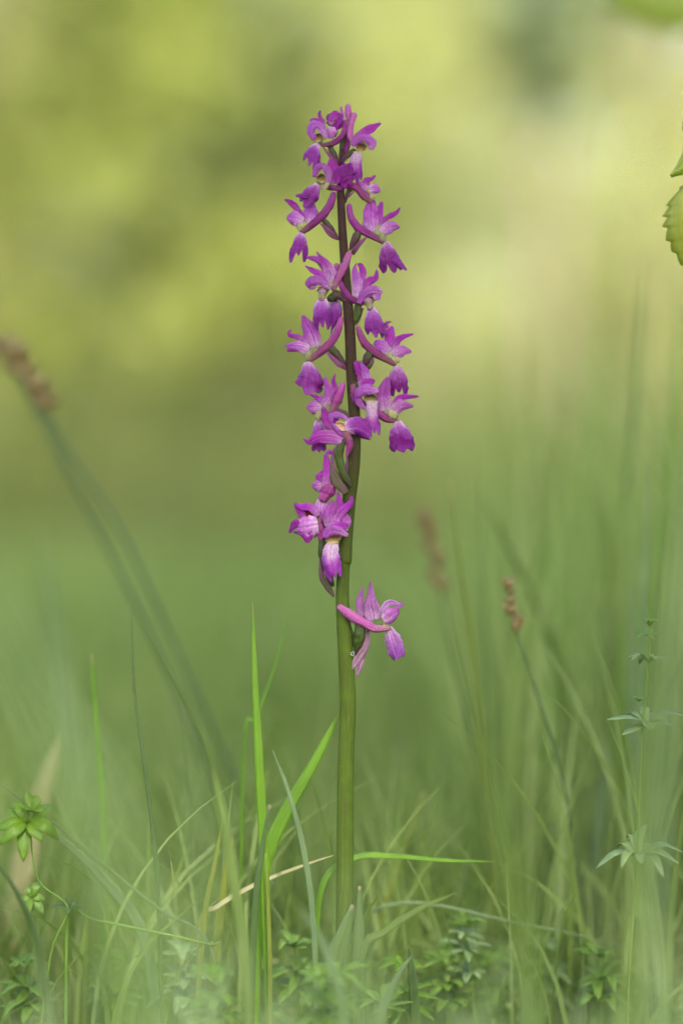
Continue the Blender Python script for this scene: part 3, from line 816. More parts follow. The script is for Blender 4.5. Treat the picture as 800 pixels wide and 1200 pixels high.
Loose('H', -5).pet('bract', [(408, 1195), (355, 1110), (310, 1035), (300, 820)], [20, 50, 44, 30, 8], 'bract_grey', dd=0, cup=1.0)
# 20 lowest, apart from the rest
F = Flower('I', -4, (528, 445), (52, 34), rot=-0.3, label='lowest flower of the spike, set apart on the right')
F.tube('spur', [(545, 480), (430, 482), (330, 432), (225, 372), (135, 305)], [24, 36, 40, 44, 28], 'spur_light', dd=-7, groove=0.06)
F.pet('sepal', [(325, 385), (300, 270), (328, 138)], [56, 76, 72, 46, 14], 'sepal_lowest', dd=0)
F.pet('sepal', [(420, 415), (395, 270), (394, 88)], [120, 150, 118, 56, 12], 'sepal_lowest', dd=-6, cup=0.8)
F.pet('sepal', [(480, 360), (530, 280), (590, 262), (640, 290), (676, 258)], [60, 60, 44, 34, 16], 'sepal_lowest', dd=-5)
F.pet('petal', [(500, 415), (565, 375), (640, 325)], [70, 116, 120, 90, 40], 'petal', cup=0.9, dd=-8)
F.lip([(545, 475), (590, 600), (635, 755)], [56, 120, 150, 148, 116], lens=(0.96, 0.98, 0.98), notch=0.08, dd=-6, mat='lip_lowest')
F.tube('ovary', [(305, 450), (295, 570), (262, 700)], [44, 50, 14], 'ovary_green', dd=-3)
Lx = Loose('I', -6)
Lx.pet('bract', [(212, 850), (290, 740), (350, 640), (372, 490)], [20, 60, 74, 56, 20], 'bract_pale', dd=0, cup=0.9, label='pale withered bract under the lowest flower')
Lx.pet('bract', [(272, 895), (305, 800), (335, 720)], [10, 50, 50, 30], 'bract_pale', dd=2)
Lx.pet('bract', [(255, 640), (240, 530), (210, 430)], [20, 22, 16, 8], 'ovary_green', dd=2)

# dew drops on the stem
def drop(px, py, d, r):
    v, f = [], []
    c = P(px, py, d)
    for i in range(9):
        th = math.pi * i / 8
        for k in range(12):
            a = 2 * math.pi * k / 12
            v.append(c + Vector((math.sin(th) * math.cos(a), math.sin(th) * math.sin(a) * 0.7, math.cos(th))) * r * K)
    for i in range(8):
        for k in range(12):
            a = i * 12 + k; b = i * 12 + (k + 1) % 12
            f.append((a, a + 12, b + 12, b))
    o = mk('water_drop', v, f, M['drop'], None, c)
    return o
for i, (a, b, d, r, lab) in enumerate([(401, 691.5, -8.2, 2.3, 'round clear water drop on the front of the orchid stem'),
                          (418.5, 757, -12, 1.8, 'upper water drop between the pale bract and the orchid stem'),
                          (413, 766, -10, 2.3, 'largest water drop at the foot of the pale bract'),
                          (352, 207, 0, 0, '')][:3]):
    tag(drop(a, b, d, r), lab, 'water drop', 'water drops on the orchid')

# basal sheathing leaves
def sheath():
    L = Loose('S', 0)
    L.pet('basal_leaf', [(412, 1240, -6), (418, 1150, -8), (421, 1090, -7), (421, 1038, -5)], [26, 22, 17, 12, 3], 'sheath', cup=1.1, ruffle=0.05, label='upright narrow basal leaf with a browned tip')
    L.pet('basal_leaf', [(392, 1245, -14), (392, 1190, -16), (398, 1125, -15), (413, 1060, -12)], [64, 60, 48, 26, 3], 'sheath', cup=1.25, ruffle=0.05)
sheath()

# ------------------------------------------------------------------ single grasses
def blade(label, pts, w, y, mat='grass', group=None, roll=0.25, name='grass_blade', cat='grass blade', tip=True, dy=0.0, w0=0.6, fold=0.28):
    """pts in photo pixels as seen at depth y (m); first point = tip, last = root"""
    pts = pts[::-1]
    q = []
    n = len(pts)
    for i, a in enumerate(pts):
        t = i / (n - 1)
        yy = y + dy * t
        s = K * (D + yy) / D
        q.append(((a[0] - 400) * s, yy, ZC + (600 - a[1]) * s))
    # carry the root down into the turf
    if q[0][2] > 0.002:
        dx = (q[0][0] - q[1][0]) * 0.4
        q = [(q[0][0] + dx, q[0][1], -0.003)] + q
    path = catmull(q, 30)
    wm = w * K
    tab = [(0, w0 * wm), (0.3, wm), (0.6, 0.95 * wm), (0.85, 0.55 * wm), (1, 0.05 * wm if tip else 0.5 * wm)]
    _seed[0] += 1
    v, f, uv = petal_geo(path, lambda t: interp(tab, t), roll, 0.35, 0.05, None, nu=4, nv=30, seed=_seed[0], twist=random.uniform(-0.4, 0.4), mid=fold)
    v, f, uv = shell(v, f, uv, 0.00025)
    o = mk(name, v, f, M[mat], None, (q[0][0], q[0][1], 0), uv)
    return tag(o, label, cat, group)

G = blade
G('bright green upright grass blade with a sharp tip, just left of the orchid', [(296, 706), (299, 800), (304, 900), (309, 1000), (314, 1150)], 11, 0.004)
G('wide bright green grass blade leaning right and touching behind the orchid stem', [(399, 832), (370, 890), (332, 958), (308, 1020), (300, 1120)], 17, 0.012)
G('very thin dark grass blade standing alone on the left with a hair-fine tip', [(154, 708), (158, 810), (170, 900), (180, 980), (186, 1060), (190, 1180)], 5, 0.0, 'grass_dark')
G('upright grass blade on the left with a blunt browned tip', [(108, 766), (113, 850), (118, 930), (121, 1010), (124, 1100)], 10, 0.045, 'grass', tip=False)
G('long pale grass blade arching down to the right on the left side', [(166, 735), (205, 800), (242, 880), (265, 960), (275, 1060)], 6, 0.03, 'grass_mid')
G('thin green blade crossing behind the bright upright blade', [(341, 712), (322, 780), (300, 840), (285, 880)], 6, 0.03, 'grass', roll=0.8)
G('slender bluish blade curving up left of the stem base', [(320, 880), (340, 935), (358, 1010), (368, 1100)], 7, -0.012, 'grass_blue')
G('broad soft pale green blade rising left of the yellow stalks', [(249, 900), (262, 960), (275, 1040), (288, 1140)], 13, -0.05, 'grass_pale')
G('yellow green stalk left of the stem, bent at the top', [(262, 958), (252, 1010), (241, 1065), (233, 1150)], 7, 0.008, 'grass_yellow')
G('wide yellow green blade beside the bent stalk', [(272, 982), (262, 1040), (254, 1100), (248, 1170)], 13, 0.02, 'grass_yellow')
G('short dark blade with a blunt tip in front of the wide leaning blade', [(316, 943), (308, 990), (300, 1050), (296, 1130)], 8, -0.006, 'grass_dark', tip=False)
G('thin vertical yellow green stalk right under the wide leaning blade', [(311, 1000), (314, 1060), (316, 1130)], 5, 0.0, 'grass_yellow')
G('level bright green blade reaching right from behind the stem', [(580, 1010), (520, 1008), (460, 1003), (418, 1004), (380, 1030), (370, 1100)], 9, 0.014, 'grass', roll=0.9)
G('pale dry blade lying across the left of the stem', [(392, 1002), (350, 1016), (300, 1036), (255, 1062), (236, 1085)], 7, 0.01, 'straw', roll=0.6)
G('blade rising to the right beside the stem base', [(535, 1046), (490, 1066), (450, 1092), (424, 1120)], 9, -0.02, 'grass_mid', roll=0.6)
G('thin arched stem crossing low on the right', [(730, 1108), (660, 1092), (590, 1078), (520, 1062), (470, 1058), (430, 1072), (380, 1120)], 4, 0.03, 'grass_blue')
G('thin pale stalk crossing the lower left corner diagonally', [(-10, 912), (60, 962), (130, 1020), (190, 1068), (246, 1110)], 4, -0.004, 'grass_blue')
G('dark curved blade low in the left corner', [(-8, 1005), (22, 1050), (42, 1100), (56, 1180)], 9, -0.03, 'grass_dark')
G('wide pale green blade crossing the lower left below the thin stalk', [(20, 950), (80, 990), (130, 1040), (165, 1090), (180, 1160)], 14, 0.02, 'grass_blue')
G('broad yellowish dry blade glowing in the left background', [(72, 860), (50, 930), (30, 1000), (15, 1100)], 34, 0.10, 'straw')
G('soft wide blade in front of the meadow right of the stem', [(520, 690), (555, 810), (585, 950), (610, 1060), (625, 1190)], 15, -0.2, 'grass_mid')
G('large blurred bright blade along the right edge', [(812, 430), (795, 580), (775, 760), (752, 950), (738, 1190)], 12, -0.2, 'grass_pale')
G('second paler blurred blade just inside the bright one at the right edge', [(838, 380), (812, 560), (790, 760), (774, 950), (764, 1190)], 12, -0.2, 'grass_blue')
G('tall blurred dark blade in the right background', [(755, 300), (745, 450), (728, 620), (706, 800), (694, 1000)], 14, 0.16, 'grass_pale')
G('second tall blurred blade near the right edge', [(795, 330), (792, 480), (778, 640), (760, 860), (752, 1050)], 12, 0.18, 'grass')
G('blurred blade leaning left behind the small brown sedge', [(560, 575), (600, 650), (640, 740), (672, 860), (690, 1000)], 12, 0.14, 'grass_mid')
G('blurred blade with a curved tip in the right background', [(690, 560), (712, 640), (716, 760), (706, 900), (700, 1020)], 14, 0.16, 'grass_mid')
G('large soft bluish blade sweeping across the left foreground', [(-60, 640), (10, 760), (80, 880), (140, 1010), (180, 1180)], 12, -0.36, 'grass_blue')
G('soft bluish blade standing upright on the left', [(45, 610), (62, 720), (84, 860), (110, 1020)], 11, -0.17, 'grass_blue')
G('soft foreground blade at the far left edge', [(-40, 760), (20, 850), (90, 960), (150, 1090)], 12, -0.36, 'grass_mid')
G('soft foreground blade leaning right at the lower left', [(205, 770), (222, 880), (235, 1010), (244, 1150)], 8, -0.22, 'grass_blue')
G('soft foreground blade below the bedstraw', [(20, 900), (70, 1000), (110, 1090), (140, 1200)], 9, -0.2, 'grass_mid')
G('low foreground blade in front of the stem base', [(350, 1060), (380, 1110), (400, 1180)], 9, -0.06, 'grass_blue')
G('low bluish blade leaning right of the stem base', [(482, 1120), (462, 1150), (448, 1190)], 8, -0.015, 'grass_blue')
G('short rounded blade right of the stem base', [(479, 1108), (482, 1140), (486, 1190)], 12, 0.005, 'grass_dark')

# mid-distance blades round the tufts: alike in the blur
random.seed(21)
for i in range(46):
    x = random.choice([random.uniform(560, 820), random.uniform(560, 820), random.uniform(200, 560)])
    right = x > 560
    top = random.uniform(520, 900) if right else random.uniform(880, 1060)
    y = random.uniform(0.06, 0.34) if right else random.uniform(0.04, 0.16)
    dx = random.uniform(-60, 60)
    G('soft green grass blade among the other blurred blades of the tufts', [(x + dx, top), (x + dx * 0.5, top + (1150 - top) * 0.35), (x + dx * 0.1, top + (1150 - top) * 0.7), (x, 1170)],
      random.uniform(7, 16), y, random.choice(['grass', 'grass_mid', 'grass_mid', 'grass_pale', 'grass_blue', 'grass_pale', 'grass_yellow']), 'blurred grass blades behind the orchid', roll=random.uniform(-1, 1))

# ------------------------------------------------------------------ sedges with brown heads
def sedge(label, head, stalk, y, sw, n, r, group='sedges in flower'):
    random.seed(int(y * 1000) + 5)
    s = K * (D + y) / D
    W = lambda px, py, dy=0.0: Vector(((px - 400) * s, y + dy, ZC + (600 - py) * s))
    root = W(*stalk[-1]); 
    root = Vector((root.x + (W(*stalk[-1]).x - W(*stalk[-2]).x) * 0.3, y, 0))
    t = empty('sedge', root)
    tag(t, label, 'sedge', group)
    pts = [head[0]] + stalk
    q = [tuple(W(*a)) for a in pts] + [tuple(root)]
    path = catmull(q[::-1], 30)
    v, f, uv = tube_geo(path, np.linspace(sw, sw * 0.6, 31) * K, 8)
    mk('stalk', v, f, M['grass_dark'], t, None, uv)
    hp = catmull([tuple(W(*a)) for a in head], n)
    for i in range(n + 1):
        c = Vector(hp[i])
        k0 = (1.15, 0.95, 0.45)[i % 3]
        c = c + Vector((random.uniform(-1, 1), random.uniform(-1, 1), 0)) * r * K * 0.5
        for a0 in (0, 1.3, 2.6, 3.9, 5.2):
            a = a0 + i * 1.1
            rr_ = random.uniform(0.35, 1.1); k = k0 * random.uniform(0.6, 1.15)
            dirv = Vector((math.cos(a) * rr_, math.sin(a) * rr_, 1)).normalized()
            p = [tuple(c), tuple(c + dirv * r * K * 0.8), tuple(c + dirv * r * K * 1.6)]
            v, f, uv = tube_geo(catmull(p, 6), np.interp(np.linspace(0, 1, 7), [0, 0.4, 1], [0.35, 0.42, 0.05]) * r * K * k, 6)
            mk('spikelet', v, f, M['spikelet'], t, None, uv)
sedge('small brown sedge head in focus on a thin stalk on the right', [(604, 738), (600, 725), (596, 710), (591, 688)], [(606, 745), (628, 810), (650, 880), (668, 960), (682, 1060)], 0.045, 2.2, 6, 9)
sedge('blurred brown sedge head near the middle of the meadow', [(514, 690), (508, 660), (504, 630), (500, 606)], [(518, 700), (532, 770), (552, 860), (566, 960), (575, 1050)], 0.14, 2.6, 8, 13)
sedge('brown sedge head cut by the left edge, upper of the two', [(22, 440), (16, 426), (8, 412)], [(26, 450), (110, 610), (190, 770), (250, 920), (290, 1040)], 0.14, 5.0, 4, 19)
sedge('lower brown sedge head on the left, beside the one at the edge', [(48, 478), (44, 468), (38, 458)], [(52, 486), (140, 620), (225, 800), (280, 930), (320, 1050)], 0.14, 5.0, 3, 18)

# ------------------------------------------------------------------ bedstraws (whorled leaves)
def whorl(t, c, n, L, w, mat, tilt=0.2, ph=0.0, yaw=0.0, up=None):
    up = Vector(up or (0, -0.25, 1)).normalized()
    X = up.cross(Vector((0, 1, 0.01))).normalized(); Y = up.cross(X)
    for k in range(n):
        a = ph + 2 * math.pi * k / n
        a += random.uniform(-0.2, 0.2)
        d = (X * math.cos(a) + Y * math.sin(a) + up * (tilt + random.uniform(-0.22, 0.22))).normalized()
        LL = L * random.uniform(0.6, 1.12)
        cu = random.uniform(-0.05, 0.22)
        p0 = c; p1 = c + d * LL * 0.5 + up * LL * cu; p2 = c + d * LL - up * LL * random.uniform(-0.1, 0.3) + X * LL * random.uniform(-0.15, 0.15)
        T = (p2 - p0).normalized(); S = T.cross(up).normalized()
        v, uv, f = [], [], []
        pth = catmull([tuple(p0), tuple(p1), tuple(p2)], 8)
        for i in range(9):
            tt = i / 8
            ww = w * math.sin(math.pi * min(1, (0.08 + tt * 0.92)) ** 1.1) ** 0.75 * 0.5 if tt < 1 else 0.02 * w
            for u in (-1, 0, 1):
                v.append(Vector(pth[i]) + S * u * ww + up * abs(u) * ww * 0.3); uv.append((u * 0.5 + 0.5, tt))
        for i in range(8):
            for j in range(2):
                a_ = i * 3 + j
                f.append((a_, a_ + 1, a_ + 4, a_ + 3))
        v, f, uv = shell(v, f, uv, 0.0002)
        mk('leaf', v, f, M[mat], t, None, uv)

def bedstraw(label, stem, y, whorls, sw=1.6):
    s = K * (D + y) / D
    W = lambda px, py: Vector(((px - 400) * s, y, ZC + (600 - py) * s))
    root = W(*stem[-1]); root.z = -0.002
    t = empty('bedstraw', (root.x, root.y, 0))
    tag(t, label, 'plant', 'bedstraw plants with whorled leaves')
    q = [tuple(W(*a)) for a in stem] + [tuple(root)]
    v, f, uv = tube_geo(catmull(q[::-1], 26), np.linspace(sw, sw * 0.55, 27) * K, 8)
    mk('stem', v, f, M['bedstraw'], t, None, uv)
    for (px, py, n, L, w, mat, tilt, up) in whorls:
        whorl(t, W(px, py), n, L * s, w * s, mat, tilt, random.uniform(0, 1), up=up)
bedstraw('bright green bedstraw with a whorl of small oval leaves at the left edge',
         [(36, 958), (38, 1000), (48, 1036), (80, 1064), (62, 1110), (50, 1190)], -0.006,
         [(33, 964, 10, 42, 15, 'bedstraw_bright', -0.05, (0.1, -1, 0.5)), (38, 950, 5, 26, 11, 'bedstraw_bright', 0.8, (0.1, -0.6, 0.9)), (38, 1052, 6, 24, 10, 'bedstraw', 0.1, (0, -1, 0.6)), (82, 1065, 5, 22, 8, 'grass_dark', 0.4, (0, -0.5, 1))])
bedstraw('yellow green bedstraw stem trailing low to the right', [(250, 1108), (200, 1096), (150, 1086), (104, 1076), (82, 1064), (78, 1130)], -0.004, [(250, 1108, 4, 10, 4, 'bedstraw', 0.4, None)], 2.4)
bedstraw('tall bedstraw with silvery leaf whorls behind the right edge blade',
         [(762, 732), (758, 790), (752, 860), (748, 940), (746, 1004), (738, 1120), (735, 1200)], -0.004,
         [(761, 734, 7, 16, 6, 'bedstraw', 0.9, None), (760, 745, 5, 24, 6, 'bedstraw', 0.2, None), (760, 776, 7, 36, 8, 'bedstraw_pale', 0.05, (0, -0.12, 1)), (748, 822, 5, 12, 6, 'bedstraw', 0.7, None),
          (757, 848, 11, 46, 12, 'bedstraw_pale', 0.15, (0, -0.3, 1)), (746, 1004, 11, 54, 12, 'bedstraw_pale', 0.2, (0, -0.3, 1))])
bedstraw('small bedstraw shoot low in the grass right of the orchid',
         [(547, 1086), (548, 1110), (551, 1145), (556, 1196)], 0.03,
         [(547, 1086, 8, 24, 8, 'bedstraw', 0.7, None), (546, 1098, 7, 26, 8, 'bedstraw_pale', 0.25, None), (547, 1112, 8, 34, 9, 'bedstraw_pale', 0.15, (0, -0.3, 1)), (549, 1140, 7, 32, 10, 'bedstraw_pale', 0.0, (0, -0.3, 1))])
bedstraw('faint bedstraw shoot behind the small one', [(592, 1094), (594, 1120), (598, 1170)], 0.08, [(592, 1096, 7, 20, 7, 'bedstraw', 0.5, None), (593, 1112, 7, 26, 8, 'bedstraw_pale', 0.1, None)])
bedstraw('low bedstraw at the foot of the orchid', [(395, 1140), (396, 1165), (399, 1200)], -0.03, [(395, 1142, 8, 44, 8, 'bedstraw', 0.1, (0, -0.35, 1)), (396, 1172, 7, 40, 9, 'bedstraw', 0.1, (0, -0.3, 1))])
bedstraw('low bedstraw rosette between the orchid and the small shoot', [(446, 1180), (448, 1210)], 0.0, [(446, 1178, 9, 52, 9, 'bedstraw', 0.25, (0, -0.3, 1))])

# low leafy plants hidden in the turf
random.seed(5)
for i, (px, py, y, m_, lab) in enumerate([(345, 1150, 0.02, 'bedstraw', 'low leafy herb left of the orchid base'), (300, 1170, 0.03, 'bedstraw', 'low leafy herb under the wide leaning blade'),
                                 (520, 1165, 0.03, 'bedstraw', 'low leafy herb left of the small bedstraw shoot'), (640, 1150, 0.05, 'bedstraw_pale', 'low silvery herb in the right foreground grass'),
                                 (700, 1160, 0.03, 'bedstraw', 'low leafy herb near the lower right corner'), (215, 1160, 0.02, 'bedstraw_pale', 'low silvery herb in the lower left grass'),
                                 (130, 1165, 0.03, 'bedstraw', 'low leafy herb below the bedstraw stem on the left'), (375, 1185, -0.04, 'bedstraw', 'low leafy herb in front of the basal leaves'),
                                 (470, 1175, 0.015, 'bedstraw_bright', 'low bright herb just right of the basal leaves'), (580, 1170, 0.05, 'bedstraw_bright', 'low bright herb right of the small bedstraw shoot'),
                                 (250, 1185, -0.03, 'bedstraw_bright', 'low bright herb in the grass left of the yellow stalks'), (30, 1170, 0.02, 'bedstraw', 'low leafy herb in the lower left corner')]):
    bedstraw(lab, [(px, py - 40), (px + 3, py - 15), (px + 4, py + 30)], y, [(px, py - 40, 8, 30, 11, m_, 0.3, None), (px + 3, py - 12, 9, 40, 12, m_, 0.1, None), (px + 4, py + 8, 9, 44, 13, m_, 0.0, None)])

# fallen pinkish leaf in the turf at the left
def broad_leaf(name, label, c, L, W_, mat, ax, up, parent=None, serr=0.0, cat='leaf', cup=0.3, nser=9, pw=0.8):
    ax = Vector(ax).normalized(); up = Vector(up); side = ax.cross(up).normalized(); nrm = side.cross(ax)
    nu, nv = 8, 70
    v, uv, f = [], [], []
    for i in range(nv + 1):
        t = i / nv
        ww = (math.sin(math.pi * t ** 0.72) ** pw if 0 < t < 1 else 0.0) * W_ * 0.5 + 0.0004
        saw = (t * nser + 0.8 * mnoise.noise(Vector((t * 4, L * 50, 2)))) % 1.0
        sw = 1 + serr * (saw - 0.5) * (0.8 + 0.5 * mnoise.noise(Vector((t * 11, L * 300, 0))))
        for j in range(nu + 1):
            u = -1 + 2 * j / nu; u = math.copysign(abs(u) ** 0.6, u)
            edge = sw if abs(u) > 0.98 else 1
            p = Vector(c) + ax * (t - 0.5) * L + side * u * ww * edge + nrm * (-cup * W_ * (u * u) * 0.4 - 0.12 * L * (t - 0.5) ** 2 + 0.02 * L * mnoise.noise(Vector((u * 2, t * 4, L * 100))))
            v.append(p); uv.append((u * 0.5 + 0.5, t * 0.9))
    for i in range(nv):
        for j in range(nu):
            a = i * (nu + 1) + j
            f.append((a, a + 1, a + nu + 2, a + nu + 1))
    v, f, uv = shell(v, f, uv, 0.0003)
    o = mk(name, v, f, M[mat], parent, None if parent else c, uv)
    if label: o['label'] = label
    if not parent: o['category'] = cat
    return o
broad_leaf('fallen_leaf', 'blurred pinkish fallen leaf in the grass at the lower left', P(88, 1108, 800), 0.030, 0.018, 'deadleaf', (0.5, 0.1, -1), (0, -1, 0.2))
broad_leaf('fallen_leaf', 'second pinkish fallen leaf, lower, in the left corner', P(58, 1128, 640), 0.028, 0.016, 'deadleaf', (0.9, 0.1, -0.4), (0, -1, 0.4))

# sapling at the right edge, whose leaves hang into the picture
def sapling():
    root = Vector((0.150, 0.03, 0))
    t = empty('sapling', root)
    tag(t, 'young woody sapling at the right edge with a toothed leaf hanging into view', 'sapling')
    q = [tuple(root), (0.146, 0.03, 0.1), (0.138, 0.02, 0.2), (0.132, 0.012, 0.28), (0.125, 0.03, 0.36)]
    v, f, uv = tube_geo(catmull(q, 30), np.linspace(0.0016, 0.0006, 31), 8)
    mk('twig', v, f, M['bark'], t, None, uv)
    broad_leaf('leaf', 'toothed green leaf seen at the right edge', P(838, 276, 30), 0.036, 0.028, 'twig_leaf', (0.10, 0.1, -1), (0, -1, 0.05), t, serr=0.16, nser=10)
    broad_leaf('leaf', 'lime leaf with its tip pointing into view', P(828, 176, 40), 0.026, 0.014, 'twig_leaf2', (-0.85, 0.0, -0.55), (0, -1, 0.3), t, serr=0.06, pw=1.35)
    broad_leaf('leaf', None, P(870, 120, 60), 0.04, 0.024, 'twig_leaf', (0.7, 0.2, 0.3), (0, -0.6, 1), t, serr=0.25)
    broad_leaf('leaf', 'blurred lime leaf in the top right corner', P(780, -14, 1300), 0.05, 0.034, 'twig_leaf2', (-0.9, 0.1, -0.15), (0, -1, 0.2), t, serr=0.2)
    for a, b in (((0.136, 0.015, 0.235), P(828, 205, 30)), ((0.131, 0.012, 0.29), P(844, 160, 40)), ((0.125, 0.03, 0.36), P(840, -30, 1300))):
        v, f, uv = tube_geo(catmull([tuple(a), tuple((Vector(a) + Vector(b)) / 2 + Vector((0, 0, 0.004))), tuple(b)], 8), np.linspace(0.0006, 0.0004, 9), 6)
        mk('leaf_stalk', v, f, M['bark'], t, None, uv)
sapling()

# ------------------------------------------------------------------ grass that nobody could count
def grass_mass(name, X, Y, Hh, Wd, lean, tint, mat, seg=5):
    n = len(X)
    ang = rng.uniform(0, 2 * math.pi, n)
    la = rng.uniform(0, 2 * math.pi, n)
    side = np.stack([np.cos(ang), np.sin(ang) * 0.6, np.zeros(n)], 1)
    ld = np.stack([np.cos(la), np.sin(la), np.zeros(n)], 1) * (lean * Hh)[:, None]
    base = np.stack([X, Y, np.full(n, -0.004)], 1)
    verts = np.zeros((n, seg + 1, 2, 3))
    for i in range(seg + 1):
        t = i / seg
        c = base + ld * t ** 2.2
        c[:, 2] += Hh * (t - 0.22 * lean * t ** 3)
        w = Wd * (1 - t ** 2.2) * 0.5 + 0.00008
        tw = side
        verts[:, i, 0] = c - tw * w[:, None]
        verts[:, i, 1] = c + tw * w[:, None]
    V = verts.reshape(-1, 3)
    b = (np.arange(n) * (seg + 1) * 2)[:, None, None]
    i = (np.arange(seg) * 2)[None, :, None]
    F = (b + i + np.array([0, 1, 3, 2])[None, None, :]).reshape(-1, 4)
    me = bpy.data.meshes.new(name)
    me.vertices.add(len(V)); me.vertices.foreach_set('co', V.ravel())
    me.loops.add(F.size); me.loops.foreach_set('vertex_index', F.ravel().astype(np.int32))
    me.polygons.add(len(F)); me.polygons.foreach_set('loop_start', np.arange(0, F.size, 4, dtype=np.int32))
    me.polygons.foreach_set('loop_total', np.full(len(F), 4, np.int32))
    me.polygons.foreach_set('use_smooth', np.ones(len(F), bool))
    at = me.attributes.new('tint', 'FLOAT', 'POINT')
    at.data.foreach_set('value', np.repeat(tint, (seg + 1) * 2).astype(np.float32))
    me.update(); me.validate()
    me.materials.append(mat)
    o = bpy.data.objects.new(name, me); col.objects.link(o)
    return tag(o, kind='stuff')

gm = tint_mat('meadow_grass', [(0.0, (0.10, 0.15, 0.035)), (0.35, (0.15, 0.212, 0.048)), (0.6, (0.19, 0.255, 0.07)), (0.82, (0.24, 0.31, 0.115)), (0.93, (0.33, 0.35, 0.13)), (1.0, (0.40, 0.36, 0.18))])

def clumpy(n, x0, x1, y0, y1, cl=0.03, k=14):
    m = max(1, n // k)
    cx = rng.uniform(x0, x1, m); cy = rng.uniform(y0, y1, m)
    X = np.repeat(cx, k) + rng.normal(0, cl, m * k); Y = np.repeat(cy, k) + rng.normal(0, cl, m * k)
    return X, Y, m * k
# just behind and around the orchid: a short thick turf
X, Y, n = clumpy(7000, -0.4, 0.4, 0.02, 0.6, 0.012)
H = rng.gamma(6, 0.0075, n); H = np.clip(H, 0.015, 0.10)
tag(grass_mass('turf', X, Y, H, rng.uniform(0.0012, 0.003, n), rng.uniform(0.2, 1.1, n), rng.beta(2, 2.2, n), gm), 'short dense green turf around and behind the orchid', 'grass')
X = rng.uniform(-0.16, 0.0, 420); Y = rng.uniform(0.02, 0.26, 420); n = len(X)
tag(grass_mass('fine_grass', X, Y, rng.uniform(0.035, 0.105, n), rng.uniform(0.0008, 0.002, n), rng.uniform(0.1, 0.7, n), rng.beta(2.4, 2, n) * 0.88, gm, 8), 'fine soft grass left of the orchid stem', 'grass')
X = rng.uniform(0.01, 0.2, 760); Y = rng.uniform(0.03, 0.32, 760); n = len(X)
tag(grass_mass('fine_grass', X, Y, rng.uniform(0.04, 0.14, n) * np.clip(0.6 + X * 4, 0.6, 1.2), rng.uniform(0.0008, 0.002, n), rng.uniform(0.1, 0.6, n), rng.beta(2.4, 2, n) * 0.88, gm, 8), 'fine soft grass right of the orchid stem', 'grass')
# taller grass on the right behind the orchid
X = rng.uniform(0.045, 0.34, 620); Y = rng.uniform(0.10, 0.75, 620); n = len(X)
H = rng.uniform(0.09, 0.23, n) * np.clip(0.6 + X * 3.5, 0.6, 1.25)
tag(grass_mass('tall_grass', X, Y, H, rng.uniform(0.002, 0.0045, n), rng.uniform(0.05, 0.4, n), rng.beta(2, 2.4, n), gm, 7), 'tall soft grass standing behind the orchid on the right', 'grass')
X = rng.uniform(-0.4, 0.10, 420); Y = rng.uniform(0.18, 0.9, 420); n = len(X)
tag(grass_mass('tall_grass', X, Y, rng.uniform(0.06, 0.15, n), rng.uniform(0.002, 0.004, n), rng.uniform(0.1, 0.5, n), rng.beta(2, 2.4, n), gm, 7), 'sparser grass standing behind the orchid on the left', 'grass')
X = rng.uniform(0.06, 0.75, 900); Y = rng.uniform(0.35, 1.5, 900); n = len(X)
tag(grass_mass('tall_grass', X, Y, rng.uniform(0.18, 0.42, n) * np.clip(0.55 + X / (1 + Y) * 2.6, 0.6, 1.2), rng.uniform(0.002, 0.0045, n), rng.uniform(0.05, 0.35, n), rng.beta(2.4, 2, n), gm, 7), 'tallest grass standing farther back on the right', 'grass')
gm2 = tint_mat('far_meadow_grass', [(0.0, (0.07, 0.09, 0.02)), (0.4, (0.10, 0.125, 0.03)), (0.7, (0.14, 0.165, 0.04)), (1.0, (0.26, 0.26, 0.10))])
# meadow to the wood edge
X, Y, n = clumpy(26000, -1.3, 1.3, 0.6, 3.6, 0.03)
tag(grass_mass('meadow', X, Y, rng.uniform(0.05, 0.17, n), rng.uniform(0.003, 0.006, n), rng.uniform(0.1, 0.7, n), rng.beta(2, 2, n), gm), 'soft green meadow grass stretching to the trees', 'grass')
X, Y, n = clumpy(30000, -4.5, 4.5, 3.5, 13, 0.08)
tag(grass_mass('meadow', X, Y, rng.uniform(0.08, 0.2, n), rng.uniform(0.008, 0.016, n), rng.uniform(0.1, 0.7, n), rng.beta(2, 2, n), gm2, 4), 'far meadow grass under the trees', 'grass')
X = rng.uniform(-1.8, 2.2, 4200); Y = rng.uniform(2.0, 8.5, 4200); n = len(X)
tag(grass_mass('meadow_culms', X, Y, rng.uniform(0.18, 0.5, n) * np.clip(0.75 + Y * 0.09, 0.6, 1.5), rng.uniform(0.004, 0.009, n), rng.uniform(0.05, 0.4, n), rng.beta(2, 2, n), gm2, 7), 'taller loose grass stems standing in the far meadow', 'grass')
def ground_herbs():
    cs, rs, ns = [], [], []
    for i in range(300):
        x = rng.uniform(-0.22, 0.24); y = rng.uniform(0.03, 0.4)
        cs.append((x, y, rng.uniform(0.002, 0.018))); r = rng.uniform(0.006, 0.014); rs.append((r, r, r * 0.7)); ns.append(60)
    o = leaves('ground_herbs', cs, rs, ns, 0.0018, gm, None, (0, 0, 0), 0.0)
    tag(o, 'low tangle of small herb leaves and moss round the orchid base', 'herbs', kind='stuff')
GH = ground_herbs
